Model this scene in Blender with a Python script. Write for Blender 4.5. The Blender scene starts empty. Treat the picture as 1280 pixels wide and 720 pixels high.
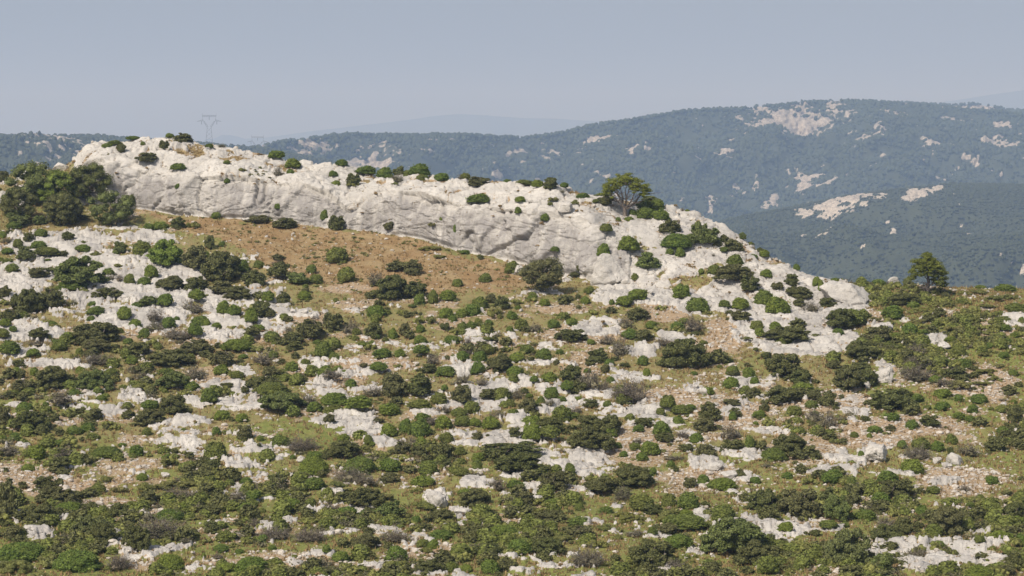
import bpy, math, random
import numpy as np
from mathutils import Vector, Matrix

SC = bpy.context.scene
COL = SC.collection
rng = np.random.default_rng(7)
random.seed(7)
# the camera stands at the origin looking along +Y; F and HORIZON are in pixels of the 1280 px photograph
F, CX, HORIZON = 2887.0, 640.0, 195.0

def at(px, py, D):
    return np.array([(px - CX) / F * D, D, -(py - HORIZON) / F * D])

# ------------------------------------------------------------------ noise
def _hash(ix, iy, iz, seed):
    h = (ix.astype(np.int64) * 374761393 + iy.astype(np.int64) * 668265263 + iz.astype(np.int64) * 2147483647 + seed * 974634777) & 0xFFFFFFFF
    h = ((h ^ (h >> 13)) * 1274126177) & 0xFFFFFFFF
    h = ((h ^ (h >> 16)) * 2246822519) & 0xFFFFFFFF
    return ((h ^ (h >> 15)) & 0xFFFFFF).astype(np.float32) / 16777215.0

def vnoise(P, seed=0):
    I = np.floor(P).astype(np.int64); f = (P - I).astype(np.float32)
    u = f * f * f * (f * (f * 6 - 15) + 10)
    r = 0
    for dx in (0, 1):
        wx = u[:, 0] if dx else 1 - u[:, 0]
        for dy in (0, 1):
            wy = u[:, 1] if dy else 1 - u[:, 1]
            for dz in (0, 1):
                wz = u[:, 2] if dz else 1 - u[:, 2]
                r = r + wx * wy * wz * _hash(I[:, 0] + dx, I[:, 1] + dy, I[:, 2] + dz, seed)
    return r * 2 - 1

_RT = np.array([[0.36, 0.48, -0.8], [-0.8, 0.6, 0.0], [0.48, 0.64, 0.6]])      # a turn, so that the lattice never lines up with the world
def fbm(P, scale, octaves=4, seed=0, gain=0.5):
    P = (np.asarray(P, dtype=np.float64) * scale) @ _RT
    a, s, r = 1.0, 0.0, 0
    for o in range(octaves):
        r = r + a * vnoise(P, seed + o * 17); s += a
        P = (P @ _RT) * 2.03 + 11.7; a *= gain
    return r / s * 1.6

def worley(P, scale, seed=0):
    """nearest cell distance, second distance and the nearest cell's random value"""
    P = np.asarray(P, dtype=np.float64) * scale
    I = np.floor(P).astype(np.int64)
    n = len(P)
    d1 = np.full(n, 9.0, np.float32); d2 = np.full(n, 9.0, np.float32); cid = np.zeros(n, np.float32)
    for dx in (-1, 0, 1):
        for dy in (-1, 0, 1):
            for dz in (-1, 0, 1):
                cx, cy, cz = I[:, 0] + dx, I[:, 1] + dy, I[:, 2] + dz
                qx = cx + _hash(cx, cy, cz, seed + 1) - P[:, 0]
                qy = cy + _hash(cx, cy, cz, seed + 2) - P[:, 1]
                qz = cz + _hash(cx, cy, cz, seed + 3) - P[:, 2]
                d = np.sqrt(qx * qx + qy * qy + qz * qz).astype(np.float32)
                near = d < d1
                d2 = np.where(near, d1, np.minimum(d2, d))
                cid = np.where(near, _hash(cx, cy, cz, seed + 4), cid)
                d1 = np.where(near, d, d1)
    return d1, d2, cid

def smooth(e0, e1, x):
    t = np.clip((x - e0) / (e1 - e0), 0, 1)
    return t * t * (3 - 2 * t)

# ------------------------------------------------------------------ mesh helpers
def raw_mesh(name, V, Q, mats, smooth_shade=True, mat_index=None):
    """a mesh from an n x 3 array of points and an m x 3 or m x 4 array of corner numbers"""
    V = np.asarray(V, np.float32); Q = np.asarray(Q, np.int32)
    k = Q.shape[1]
    me = bpy.data.meshes.new(name)
    me.vertices.add(len(V)); me.vertices.foreach_set('co', V.ravel())
    me.loops.add(Q.size); me.loops.foreach_set('vertex_index', Q.ravel())
    me.polygons.add(len(Q))
    me.polygons.foreach_set('loop_start', np.arange(0, Q.size, k, dtype=np.int32))
    me.polygons.foreach_set('loop_total', np.full(len(Q), k, np.int32))
    for m in (mats if isinstance(mats, (list, tuple)) else [mats]): me.materials.append(m)
    if mat_index is not None: me.polygons.foreach_set('material_index', np.asarray(mat_index, np.int32))
    me.polygons.foreach_set('use_smooth', np.full(len(Q), smooth_shade, bool))
    me.update(calc_edges=True)
    return me

def add_attr(me, name, arr):
    a = me.color_attributes.new(name, 'FLOAT_COLOR', 'POINT')
    a.data.foreach_set('color', np.asarray(arr, np.float32).ravel())

def link(name, data, parent=None):
    o = bpy.data.objects.new(name, data); COL.objects.link(o)
    if parent is not None: o.parent = parent
    return o

def tag(o, label=None, cat=None, group=None, kind=None):
    if label: o['label'] = label
    if cat: o['category'] = cat
    if group: o['group'] = group
    if kind: o['kind'] = kind
    return o

# ------------------------------------------------------------------ materials
class Nodes:
    def __init__(self, name):
        self.m = bpy.data.materials.new(name); self.m.use_nodes = True
        self.t = self.m.node_tree; self.b = self.t.nodes['Principled BSDF']
        self.out = self.t.nodes['Material Output']
        self.b.inputs['Roughness'].default_value = 0.9
        self.b.inputs['Specular IOR Level'].default_value = 0.15
    def n(self, typ, **kw):
        o = self.t.nodes.new(typ)
        for k, v in kw.items(): setattr(o, k, v)
        return o
    def l(self, a, b): self.t.links.new(a, b)
    def put(self, sock, v):
        if hasattr(v, 'links'): self.l(v, sock)
        else: sock.default_value = v
    def noise(self, vec, scale, detail=3, rough=0.55, out='Fac'):
        t = self.n('ShaderNodeTexNoise'); self.put(t.inputs['Vector'], vec)
        t.inputs['Scale'].default_value = scale; t.inputs['Detail'].default_value = detail; t.inputs['Roughness'].default_value = rough
        return t.outputs[out]
    def ramp(self, fac, a, b):
        m = self.n('ShaderNodeMapRange', interpolation_type='SMOOTHSTEP'); self.put(m.inputs[0], fac)
        m.inputs[1].default_value = a; m.inputs[2].default_value = b
        return m.outputs[0]
    def math(self, op, a, b=0.0):
        m = self.n('ShaderNodeMath', operation=op); self.put(m.inputs[0], a); self.put(m.inputs[1], b)
        return m.outputs[0]
    def mix(self, fac, a, b, blend='MIX'):
        m = self.n('ShaderNodeMix', data_type='RGBA', blend_type=blend)
        self.put(m.inputs[0], fac)
        self.put(m.inputs[6], a if hasattr(a, 'links') else (*a, 1)); self.put(m.inputs[7], b if hasattr(b, 'links') else (*b, 1))
        return m.outputs[2]
    def pos(self, scale=(1, 1, 1), local=False):
        v = self.n('ShaderNodeTexCoord').outputs['Object'] if local else self.n('ShaderNodeNewGeometry').outputs['Position']
        if tuple(scale) == (1, 1, 1): return v
        mp = self.n('ShaderNodeVectorMath', operation='MULTIPLY'); self.l(v, mp.inputs[0]); mp.inputs[1].default_value = scale
        return mp.outputs[0]
    def bump(self, height, strength, dist):
        b = self.n('ShaderNodeBump'); self.put(b.inputs['Height'], height)
        b.inputs['Strength'].default_value = strength; b.inputs['Distance'].default_value = dist
        self.l(b.outputs[0], self.b.inputs['Normal'])
    def color(self, c): self.put(self.b.inputs['Base Color'], c if hasattr(c, 'links') else (*c, 1))

def rock_colour(N, weather=None):
    p = N.pos()
    big = N.noise(p, 0.35, 4); mid = N.noise(p, 1.7, 5, 0.65); fine = N.noise(p, 7.0, 4, 0.7)
    c = N.mix(N.ramp(big, 0.35, 0.68), (0.462, 0.437, 0.396), (0.562, 0.533, 0.484))
    c = N.mix(N.math('MULTIPLY', N.ramp(mid, 0.5, 0.7), 0.6), c, (0.36, 0.335, 0.305))
    if weather is not None:      # grey rain-washed skin of the cliff face, in vertical streaks
        st = N.noise(N.pos((0.9, 0.9, 0.13)), 1.0, 4, 0.6)
        f = N.math('MULTIPLY', N.ramp(st, 0.27, 0.6), weather)
        c = N.mix(f, c, (0.298, 0.28, 0.262))
        st2 = N.noise(N.pos((2.6, 2.6, 0.2)), 1.0, 3, 0.6)
        c = N.mix(N.math('MULTIPLY', N.math('MULTIPLY', N.ramp(st2, 0.52, 0.72), weather), 0.55), c, (0.22, 0.21, 0.202))
    c = N.mix(N.math('MULTIPLY', N.ramp(fine, 0.6, 0.78), 0.65), c, (0.2, 0.185, 0.16))
    crk = None
    for sc_, wd, lo, amt in (((0.3, 0.3, 0.75), 0.02, 0.55, 0.7), ((0.8, 0.55, 2.3), 0.035, 0.54, 0.7)):
        wv = N.n('ShaderNodeVectorMath', operation='ADD'); N.l(N.pos(sc_), wv.inputs[0])
        wn = N.n('ShaderNodeVectorMath', operation='SCALE'); N.l(N.noise(p, 0.8 if sc_[0] < .5 else 2.2, 3, 0.6, 'Color'), wn.inputs[0]); wn.inputs['Scale'].default_value = 0.8; N.l(wn.outputs[0], wv.inputs[1])
        vo = N.n('ShaderNodeTexVoronoi', feature='DISTANCE_TO_EDGE'); N.l(wv.outputs[0], vo.inputs['Vector']); vo.inputs['Scale'].default_value = 1.0
        e = N.math('SUBTRACT', 1.0, N.ramp(vo.outputs['Distance'], wd * .3, wd))
        e = N.math('MULTIPLY', e, N.ramp(N.noise(N.pos((1, 1, 1)), 0.45 if sc_[0] < .5 else 0.7, 3), lo, lo + .14))
        c = N.mix(N.math('MULTIPLY', e, amt), c, (0.14, 0.12, 0.085))
        crk = e if crk is None else N.math('MAXIMUM', crk, e)
    mid = N.math('SUBTRACT', mid, N.math('MULTIPLY', crk, 0.5))
    c = N.mix(N.math('MULTIPLY', N.ramp(N.noise(N.pos((1, 1, 2.2)), 2.6, 3, 0.6), 0.64, 0.72), 0.7), c, (0.21, 0.165, 0.09))
    return c, mid, fine

def m_rock():
    N = Nodes('limestone')
    c, mid, fine = rock_colour(N); N.color(c)
    N.bump(N.math('ADD', N.math('MULTIPLY', mid, 0.6), N.math('MULTIPLY', fine, 0.4)), 0.8, 0.35)
    return N.m

def m_hill():
    N = Nodes('hillside_ground')
    a = N.n('ShaderNodeVertexColor', layer_name='cover')
    s = N.n('ShaderNodeSeparateColor'); N.l(a.outputs['Color'], s.inputs[0])
    rock, ochre, soil, weather = s.outputs[0], s.outputs[1], s.outputs[2], a.outputs['Alpha']
    p = N.pos()
    rc, mid, fine = rock_colour(N, weather)
    g1 = N.noise(p, 0.5, 4); g2 = N.noise(p, 3.0, 5, 0.7); g3 = N.noise(p, 11.0, 3, 0.7)
    grass = N.mix(N.ramp(g1, 0.35, 0.65), (0.18, 0.188, 0.058), (0.245, 0.218, 0.09))
    grass = N.mix(N.ramp(g2, 0.42, 0.7), grass, (0.275, 0.2, 0.105))
    grass = N.mix(N.math('MULTIPLY', N.ramp(g3, 0.5, 0.72), 0.7), grass, (0.085, 0.085, 0.03))
    a2 = N.n('ShaderNodeVertexColor', layer_name='green'); s2 = N.n('ShaderNodeSeparateColor'); N.l(a2.outputs['Color'], s2.inputs[0])
    lush = N.mix(N.ramp(g2, 0.4, 0.62), (0.15, 0.178, 0.044), (0.215, 0.215, 0.066))
    grass = N.mix(N.ramp(N.math('ADD', s2.outputs[0], N.math('MULTIPLY', N.math('SUBTRACT', g2, 0.5), 1.0)), 0.3, 0.7), grass, lush)
    och = N.mix(N.ramp(g1, 0.4, 0.62), (0.27, 0.172, 0.085), (0.33, 0.24, 0.128))
    och = N.mix(N.ramp(g2, 0.45, 0.72), och, (0.215, 0.15, 0.075))
    och = N.mix(N.math('MULTIPLY', N.ramp(g3, 0.5, 0.75), 0.5), och, (0.18, 0.15, 0.06))
    dirt = N.mix(N.ramp(g2, 0.38, 0.66), (0.37, 0.27, 0.165), (0.28, 0.19, 0.105))
    dirt = N.mix(N.ramp(g3, 0.5, 0.66), dirt, (0.46, 0.405, 0.325))
    c = N.mix(ochre, grass, och)
    c = N.mix(N.ramp(N.math('ADD', soil, N.math('MULTIPLY', N.math('SUBTRACT', g2, 0.5), 0.9)), 0.35, 0.65), c, dirt)
    f = N.ramp(N.math('ADD', rock, N.math('MULTIPLY', N.math('SUBTRACT', N.noise(p, 4.0, 4, 0.7), 0.5), 0.7)), 0.42, 0.55)
    N.color(N.mix(f, c, rc))
    hgt = N.math('ADD', N.math('MULTIPLY', mid, 0.6), N.math('MULTIPLY', fine, 0.4))
    N.bump(hgt, 0.85, 0.3)
    return N.m

def m_leaf(name, cols, trans=0.2, vary=(0.5, 1.65)):
    """leaves: the plant's own colour varies from one plant to the next and a little over its shoots"""
    N = Nodes(name)
    r = N.n('ShaderNodeObjectInfo').outputs['Random']
    c = N.mix(N.ramp(r, 0.0, 0.55), cols[0], cols[1])
    c = N.mix(N.ramp(r, 0.5, 1.0), c, cols[2])
    nz = N.noise(N.pos(), 1.6, 3, 0.6)
    c = N.mix(N.math('MULTIPLY', N.ramp(nz, 0.45, 0.75), 0.6), c, cols[3])
    leaf = N.n('ShaderNodeNewGeometry').outputs['Random Per Island']      # old and young leaves on one twig
    v = N.n('ShaderNodeMapRange'); N.l(leaf, v.inputs[0]); v.inputs[3].default_value = vary[0]; v.inputs[4].default_value = vary[1]
    h = N.n('ShaderNodeVectorMath', operation='SCALE'); N.l(c, h.inputs[0]); N.l(v.outputs[0], h.inputs['Scale']); c = h.outputs[0]
    N.color(c)
    N.b.inputs['Roughness'].default_value = 0.75
    N.b.inputs['Specular IOR Level'].default_value = 0.2
    t = N.n('ShaderNodeBsdfTranslucent'); N.l(c, t.inputs['Color'])
    mx = N.n('ShaderNodeMixShader'); mx.inputs[0].default_value = trans
    N.l(N.b.outputs[0], mx.inputs[1]); N.l(t.outputs[0], mx.inputs[2]); N.l(mx.outputs[0], N.out.inputs['Surface'])
    return N.m

def m_plain(name, a, b, scale=3.0):
    N = Nodes(name); N.color(N.mix(N.ramp(N.noise(N.pos(), scale, 4), 0.35, 0.65), a, b)); return N.m

M = {}
M['rock'] = m_rock()
M['hill'] = m_hill()
M['g'] = m_leaf('domed_bush_leaves', [(0.15, 0.185, 0.032), (0.105, 0.152, 0.03), (0.14, 0.152, 0.038), (0.19, 0.218, 0.05)])
M['d'] = m_leaf('dark_scrub_leaves', [(0.098, 0.11, 0.034), (0.112, 0.116, 0.04), (0.124, 0.12, 0.05), (0.158, 0.162, 0.064)])
M['o'] = m_leaf('oak_leaves', [(0.122, 0.15, 0.042), (0.134, 0.147, 0.052), (0.124, 0.157, 0.044), (0.185, 0.2, 0.08)])
M['b'] = m_leaf('sparse_grey_leaves', [(0.15, 0.138, 0.085), (0.165, 0.14, 0.1), (0.14, 0.135, 0.07), (0.2, 0.172, 0.115)])
M['y'] = m_leaf('heath_leaves', [(0.185, 0.185, 0.05), (0.155, 0.17, 0.05), (0.19, 0.175, 0.065), (0.235, 0.222, 0.076)])
M['bright'] = m_leaf('fig_leaves', [(0.16, 0.215, 0.04)] * 3 + [(0.21, 0.26, 0.06)])
M['cream'] = m_leaf('cream_shoots', [(0.3, 0.28, 0.12)] * 3 + [(0.42, 0.38, 0.2)])
M['pine'] = m_leaf('pine_needles', [(0.15, 0.17, 0.026)] * 3 + [(0.21, 0.225, 0.036)])
M['pine_dark'] = m_leaf('dark_pine_needles', [(0.13, 0.148, 0.026)] * 3 + [(0.18, 0.195, 0.036)])
M['grass'] = m_leaf('dry_grass_blades', [(0.3, 0.21, 0.1)] * 3 + [(0.17, 0.155, 0.05)], trans=0.3)
M['wood'] = m_plain('grey_bark', (0.2, 0.165, 0.135), (0.12, 0.1, 0.085), 6)
M['twig'] = m_plain('pale_twigs', (0.19, 0.165, 0.14), (0.13, 0.11, 0.09), 4)
M['stone'] = m_plain('loose_limestone', (0.5, 0.46, 0.4), (0.36, 0.32, 0.27), 1.5)
M['steel'] = m_plain('galvanised_steel', (0.2, 0.21, 0.22), (0.16, 0.17, 0.18), 0.3)
M['glass'] = m_plain('insulator_glass', (0.12, 0.16, 0.15), (0.1, 0.13, 0.13), 1)
# Plants surveyed on the slope, tile by tile: kind letter, then centre, foot, width, height in fifths of a photo pixel
# g = domed green bush, d = dark oak scrub, o = grey-green oak, b = twiggy grey bush, y = pale low cushion
PLANTS = [
(0,144,"g713,153,95,30;g830,140,105,26;d1150,175,130,70;g1060,152,60,32;g668,212,75,30;d755,265,65,70;g893,220,35,28;d920,322,140,70;d1028,265,75,65;g1110,362,110,45;g1130,468,45,38;d385,695,250,190;o60,600,120,160;d50,610,110,80;o110,700,170,110;d20,420,80,80;o810,580,120,90;g1000,725,110,55;d1110,720,110,80;y1205,715,90,70;g930,720,80,40;o250,690,100,70;g90,710,110,50"),
(256,144,"g30,215,60,30;b110,215,60,30;g445,278,115,52;g548,335,110,65;b460,400,75,95;g532,368,58,42;g855,345,90,45;g805,375,60,38;g818,452,75,50;d925,462,100,100;y912,490,70,30;g1010,362,140,58;g1120,405,110,75;o1215,375,90,70;g1270,405,60,50;b1210,450,90,70;y1185,455,50,25;g137,338,48,25;y230,392,60,35;g138,422,45,38;y350,350,28,30;y320,388,22,16;y405,415,30,15;g735,645,55,70;d820,725,110,115;g480,602,45,40;d340,685,150,60;d410,660,30,50;d490,720,170,80;g70,650,70,45;d1150,725,90,65"),
(512,176,"g60,250,140,80;g200,245,105,58;g70,280,60,45;g100,255,50,30;g347,235,68,40;b330,245,70,40;d430,300,165,70;g608,262,58,32;g720,282,130,35;d880,355,105,85;g800,340,90,50;g965,330,60,35;g430,388,150,60;g690,398,70,42;b770,412,80,38;g708,470,50,45;b650,460,40,35;g846,502,58,52;b950,360,50,30;g1082,365,90,35;y900,408,80,40;g882,425,40,22;y1030,420,80,45;g1230,570,90,55;g275,570,30,55;y140,538,50,40;g185,492,22,30;g910,695,60,35"),
(768,200,"d-162,246,85,30;d-60,300,120,65;g-85,220,120,30;g-115,285,50,25;g180,310,100,60;g265,318,95,68;o230,255,170,60;g28,375,42,35;g115,350,60,40;g95,378,70,35;g200,380,140,80;d340,470,150,100;g290,390,120,70;o530,520,110,160;o590,545,150,120;d640,550,60,60;g390,555,210,95;o480,540,110,90;g345,600,60,42;g412,612,65,65;g88,592,145,100;o215,705,165,120;d690,540,60,60;d740,585,140,90;g690,590,60,35;g755,658,110,70;o795,525,55,50;g845,540,55,28;g870,622,60,28;g930,640,75,50;d910,585,50,40;g1135,705,50,45;b620,610,30,28;b425,298,28,32;g455,325,35,18;b400,400,40,25"),
(768,320,"g127,165,50,48;g543,110,46,38;g620,130,90,65;d750,190,240,110;d850,240,150,110;g950,140,85,55;d1110,195,100,90;g1260,215,60,65;d1020,240,90,60;d1150,280,200,90;g930,310,130,110;g1020,380,165,120;b1230,375,120,90;d1160,355,80,60;g420,275,120,95;b395,272,60,50;g520,360,160,98;g685,352,80,52;g785,355,125,75;d790,425,150,80;g890,468,95,72;g1008,465,80,55;g905,520,70,55;d1110,560,320,95;g1065,560,135,62;g60,330,120,65;g140,312,130,75;d150,410,160,85;b60,460,120,90;g230,465,90,55;g100,520,140,60;d190,540,130,90;g398,465,100,62;b490,480,150,110;d505,505,65,30;g560,560,60,30;b300,575,110,60;d450,715,310,200;g180,685,80,65;b40,640,130,150;d60,695,70,35;g695,672,105,42;g660,705,40,25;d950,650,80,50;g880,605,40,20;y825,555,80,25;g735,720,80,40;d830,690,45,28"),
(1024,320,"o550,200,70,80;g490,205,60,40;g370,195,100,50;y290,185,75,45;b430,150,60,35;g100,165,80,35;g10,240,40,80;d50,330,110,75;y200,230,150,60;y300,300,170,80;y420,270,140,60;d515,250,36,42;d540,320,200,80;g455,400,150,90;d130,480,200,130;g220,450,180,110;g120,518,85,55;d350,560,180,120;d270,660,240,120;g565,502,115,90;d755,390,95,65;g430,590,80,60;y500,660,190,90;b610,640,120,100;g868,625,105,75;g1150,430,125,55;g1150,475,130,42;g1265,420,50,60;g1165,235,150,55;g1010,195,80,30;d790,280,70,50;g905,705,110,70;y960,430,120,60;y890,260,130,40;y1000,250,140,50;y1090,290,120,50;g1225,360,150,60;y1190,280,120,50;y670,360,120,50;y800,330,120,50;y950,370,130,50;y840,480,140,50;g700,480,90,50;y930,560,160,50;g1105,545,60,30;g1170,560,80,40;g1070,590,70,40;g1155,640,70,40;y700,660,150,70;g480,530,70,55;g820,540,90,40;y1030,640,90,40;g1225,510,60,35;g645,510,70,30;b620,720,200,70;d270,715,120,45;d90,710,120,60;y350,420,90,40;g590,330,90,45;g900,310,80,40;y1050,340,130,50;y1100,390,100,45;y620,420,110,45;y790,440,110,50;y1020,500,110,50;g770,690,110,50;y860,560,90,45"),
(0,288,"g15,55,50,50;d60,40,70,45;g255,55,95,55;d180,80,80,65;d430,65,90,60;g115,115,70,60;g47,150,85,38;b60,90,120,45;o165,205,125,95;g290,170,170,55;g240,120,110,50;d395,160,70,40;g45,215,85,35;g78,290,95,58;g300,205,45,15;d240,315,140,70;g515,138,110,48;y525,80,50,25;o750,140,110,80;g885,160,130,105;y595,170,105,40;g605,245,95,58;o480,385,320,195;g460,388,220,60;g680,290,85,62;b685,335,70,75;o620,355,120,80;g805,353,75,68;b745,340,70,55;y735,238,70,32;d1215,280,180,160;g945,325,95,82;g905,362,95,60;d1060,395,200,100;d1220,390,160,100;d170,530,220,175;d330,495,170,140;d30,440,100,85;g150,565,90,55;d60,580,130,90;g35,618,85,50;g80,665,55,40;g330,600,60,38;d240,715,150,75;g20,705,100,60;b460,470,55,50;d665,440,210,80;g580,475,75,35;g595,545,120,60;g572,570,55,35;g778,565,110,90;g842,618,92,68;g853,490,75,40;o925,490,125,70;g1030,485,120,80;b970,590,130,95;g1052,612,90,75;b960,635,120,80;g1230,460,110,70;b1200,530,170,90;g1250,600,130,65;g1220,690,100,80;b1110,700,200,80;g905,700,80,65;g745,645,70,35;g435,715,130,65;d600,720,330,140;g800,720,70,45;g360,720,70,30;g1105,570,40,30;y430,525,35,25;g905,645,40,22"),
(256,288,"d30,115,75,95;g105,102,45,38;g15,165,40,45;d110,330,300,200;g225,260,120,90;d310,360,170,120;d110,410,170,90;d210,445,230,90;g340,240,80,50;d465,320,160,110;d455,190,90,45;b450,225,80,50;g665,278,75,65;g698,340,98,65;o580,350,140,85;g625,430,90,60;d628,385,55,35;g825,205,150,115;b860,190,60,55;g882,325,130,105;b1070,355,130,110;d1180,440,240,170;d1200,270,160,70;g1075,540,125,88;g400,470,85,70;d490,480,95,85;g115,535,90,90;g185,545,100,70;g290,595,95,95;d350,560,150,110;d405,565,80,60;g72,618,68,38;g15,605,50,55;d660,685,180,140;d800,630,150,130;b905,655,120,120;d295,695,120,70;g330,640,100,50;g420,690,110,60;d560,720,170,80;g950,660,65,45;g945,690,50,28;d1050,680,130,110;g1075,685,60,40;g1172,670,65,75;d1245,660,80,90;g1130,710,50,28;g1042,720,45,30;b520,650,80,60;g700,720,55,30;g980,720,60,20"),
(512,288,"d20,290,130,110;g58,462,78,85;g147,462,72,98;g238,448,115,72;d40,425,170,110;g302,357,82,62;g472,332,88,62;g640,275,100,90;y130,140,150,45;y190,180,100,30;g345,148,70,28;d442,178,45,38;g762,440,75,30;g845,472,70,52;g1128,398,82,42;d1003,445,60,40;g1098,460,72,55;d1050,430,40,30;g1215,185,90,100;d1030,295,70,40;d1060,265,40,60;g677,495,45,28;d510,455,80,70;d580,500,110,95;g435,495,110,85;g395,540,110,85;g228,555,95,80;g272,575,55,48;g330,555,90,60;g330,630,75,60;g388,615,70,52;g430,600,60,55;g494,593,55,38;g470,627,50,30;y530,565,105,95;g638,565,75,60;d218,632,75,55;g65,640,72,52;g70,715,90,60;g265,720,110,55;b365,720,80,45;d530,705,60,50;g490,720,70,20;g698,625,100,80;b785,638,95,82;g898,615,88,60;g1010,603,90,58;g625,640,50,42;d1005,715,200,85;b1225,720,100,80;g1130,720,60,35;g20,485,60,20;g1265,465,40,40"),
(0,432,"g60,80,140,90;b230,20,140,35;g370,45,110,65;g205,80,95,50;d120,130,90,55;g105,185,90,55;g210,185,60,60;d325,285,240,150;g495,65,55,50;d600,50,220,80;b615,135,220,80;g500,170,70,50;o590,290,230,150;g690,200,100,60;d140,305,170,90;g90,325,150,40;g465,335,90,68;g636,350,76,50;y360,345,100,55;b380,410,170,100;y428,460,105,80;g285,385,45,30;g155,420,120,70;d200,550,230,140;d30,500,100,130;g20,600,70,45;g100,570,60,30;g545,545,100,60;g470,570,120,55;d600,470,110,80;d800,455,110,60;d940,510,205,105;g935,405,130,60;d1085,435,200,130;o1080,290,220,110;g920,560,68,55;d1165,445,55,28;y1230,505,50,20;g1150,550,40,25;g1000,635,50,25;g1050,720,80,40;g765,630,60,25;d605,592,30,22;b60,700,180,90;g230,710,130,100;b390,715,170,85;g380,640,110,50;g90,600,100,40;g670,710,210,70;g850,700,100,80;d1060,140,290,110;d1230,60,200,100;b1220,220,140,110;b820,180,90,70;g825,120,80,60;d850,70,180,80;y910,290,160,60;b880,220,130,50;g1200,285,110,65;y460,110,70,35;g1040,180,120,40"),
(256,432,"d110,140,180,100;g200,40,210,70;g240,80,70,30;b370,130,170,100;g430,75,70,50;d560,40,120,60;g740,85,120,110;g808,108,75,55;g628,142,75,60;g540,165,100,70;d430,200,130,70;d370,300,250,100;g420,330,220,90;g100,195,110,65;g200,215,100,50;d145,280,80,35;d250,320,60,50;b125,330,55,35;g30,378,115,100;g110,465,110,75;g230,485,85,60;d245,600,110,110;g75,570,60,60;g65,710,160,125;o480,430,300,130;b655,380,110,80;g690,415,110,70;g825,165,60,40;g750,210,120,85;b800,250,150,70;g878,190,55,35;d995,165,60,30;g1090,190,130,55;g1105,85,135,62;g1215,72,80,55;g985,15,80,25;d1190,330,180,170;b1050,330,130,90;g910,265,80,60;g810,380,190,80;g805,425,150,60;g960,445,180,85;d985,360,110,50;d780,500,80,62;g1155,440,150,80;g1155,578,115,92;g1250,560,90,110;d1090,490,90,35;g866,603,82,58;g1022,625,62,65;g1050,645,45,25;d1240,690,130,80;b1220,640,80,50;b600,680,200,120;g480,650,130,80;g345,605,50,40;d870,720,240,110;g690,720,120,50;g550,710,45,30;d340,665,35,25;g1095,690,50,20;b1040,545,60,40;b945,465,45,28"),
(512,432,"g75,80,110,60;b150,130,110,90;g225,200,130,70;d120,180,120,60;g325,103,100,72;b375,60,100,60;g490,60,100,70;g440,105,100,70;d560,180,190,120;g670,110,110,70;g665,200,120,68;g648,245,70,58;d755,118,55,32;d600,40,80,30;g735,60,100,60;g835,100,110,75;d920,112,60,35;g430,190,110,80;g940,55,55,38;d1180,110,150,100;g1250,130,70,50;d1222,178,65,65;g1110,165,50,32;d1020,235,150,105;b1130,310,170,140;d1060,310,130,90;g875,240,110,68;g1255,235,60,48;b1220,300,90,70;d60,330,180,160;b330,250,120,80;g222,305,50,38;g180,370,110,80;d320,370,145,120;b450,260,90,60;g575,345,110,105;d510,340,170,65;b670,330,90,80;d718,298,55,42;g780,258,60,40;g750,320,50,30;g628,385,82,58;g820,370,60,65;g890,350,100,80;g985,310,85,65;g950,360,60,40;g1055,345,55,30;d1130,390,100,60;g1235,395,60,45;b1040,430,90,50;d735,440,130,110;g780,420,60,50;g390,430,110,90;g310,450,110,60;b210,430,120,60;g60,415,160,60;g85,470,110,55;b140,510,120,60;g215,530,120,90;g330,510,110,70;g410,510,90,55;g510,515,130,80;b560,465,120,65;g650,455,80,55;g60,575,150,120;b670,540,70,45;g760,515,130,75;g950,480,140,105;b880,410,80,50;g1010,470,70,50;d880,560,190,100;g760,620,125,110;g870,620,150,80;d660,615,90,70;d425,610,85,60;d490,605,28,18;g230,605,110,70;d205,720,170,130;g75,650,80,75;d1130,540,200,100;d1130,685,270,170;d1250,560,160,140;g1260,570,100,70;g315,680,90,55;g430,720,90,60;d640,720,400,85;d50,710,110,80;b20,650,80,90;b950,670,60,25"),
(768,432,"g735,185,90,60;d745,205,90,35;g732,268,118,80;g840,205,100,80;g872,243,62,48;d860,335,105,85;g587,303,88,56;d1050,205,260,150;d1160,245,170,100;g500,192,50,28;g198,205,55,55;b100,370,260,190;d60,380,130,60;g35,310,80,65;g330,420,110,85;g285,445,60,50;g420,440,130,60;g400,490,80,65;g480,405,80,38;d600,470,150,130;d560,540,150,90;b720,590,160,110;g735,465,55,60;d735,388,130,50;d935,415,75,65;g907,452,95,55;d1095,500,35,32;d1050,375,230,120;g1180,300,150,70;d1250,350,100,80;g1125,455,110,80;b1240,490,110,110;g1230,390,90,50;g1250,550,70,35;g885,495,40,28;d180,515,120,65;g150,545,75,45;g295,560,120,90;d320,605,130,65;b430,590,90,70;g512,615,95,65;g225,685,140,95;g130,650,80,50;b150,620,90,45;g170,720,85,55;g55,700,60,42;d450,670,110,45;d580,715,130,95;d740,670,150,80;g845,665,70,85;d1095,700,260,140;g1000,720,190,80;g20,640,60,40;b360,715,120,40;g1160,600,40,25;g660,150,40,25"),
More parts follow.
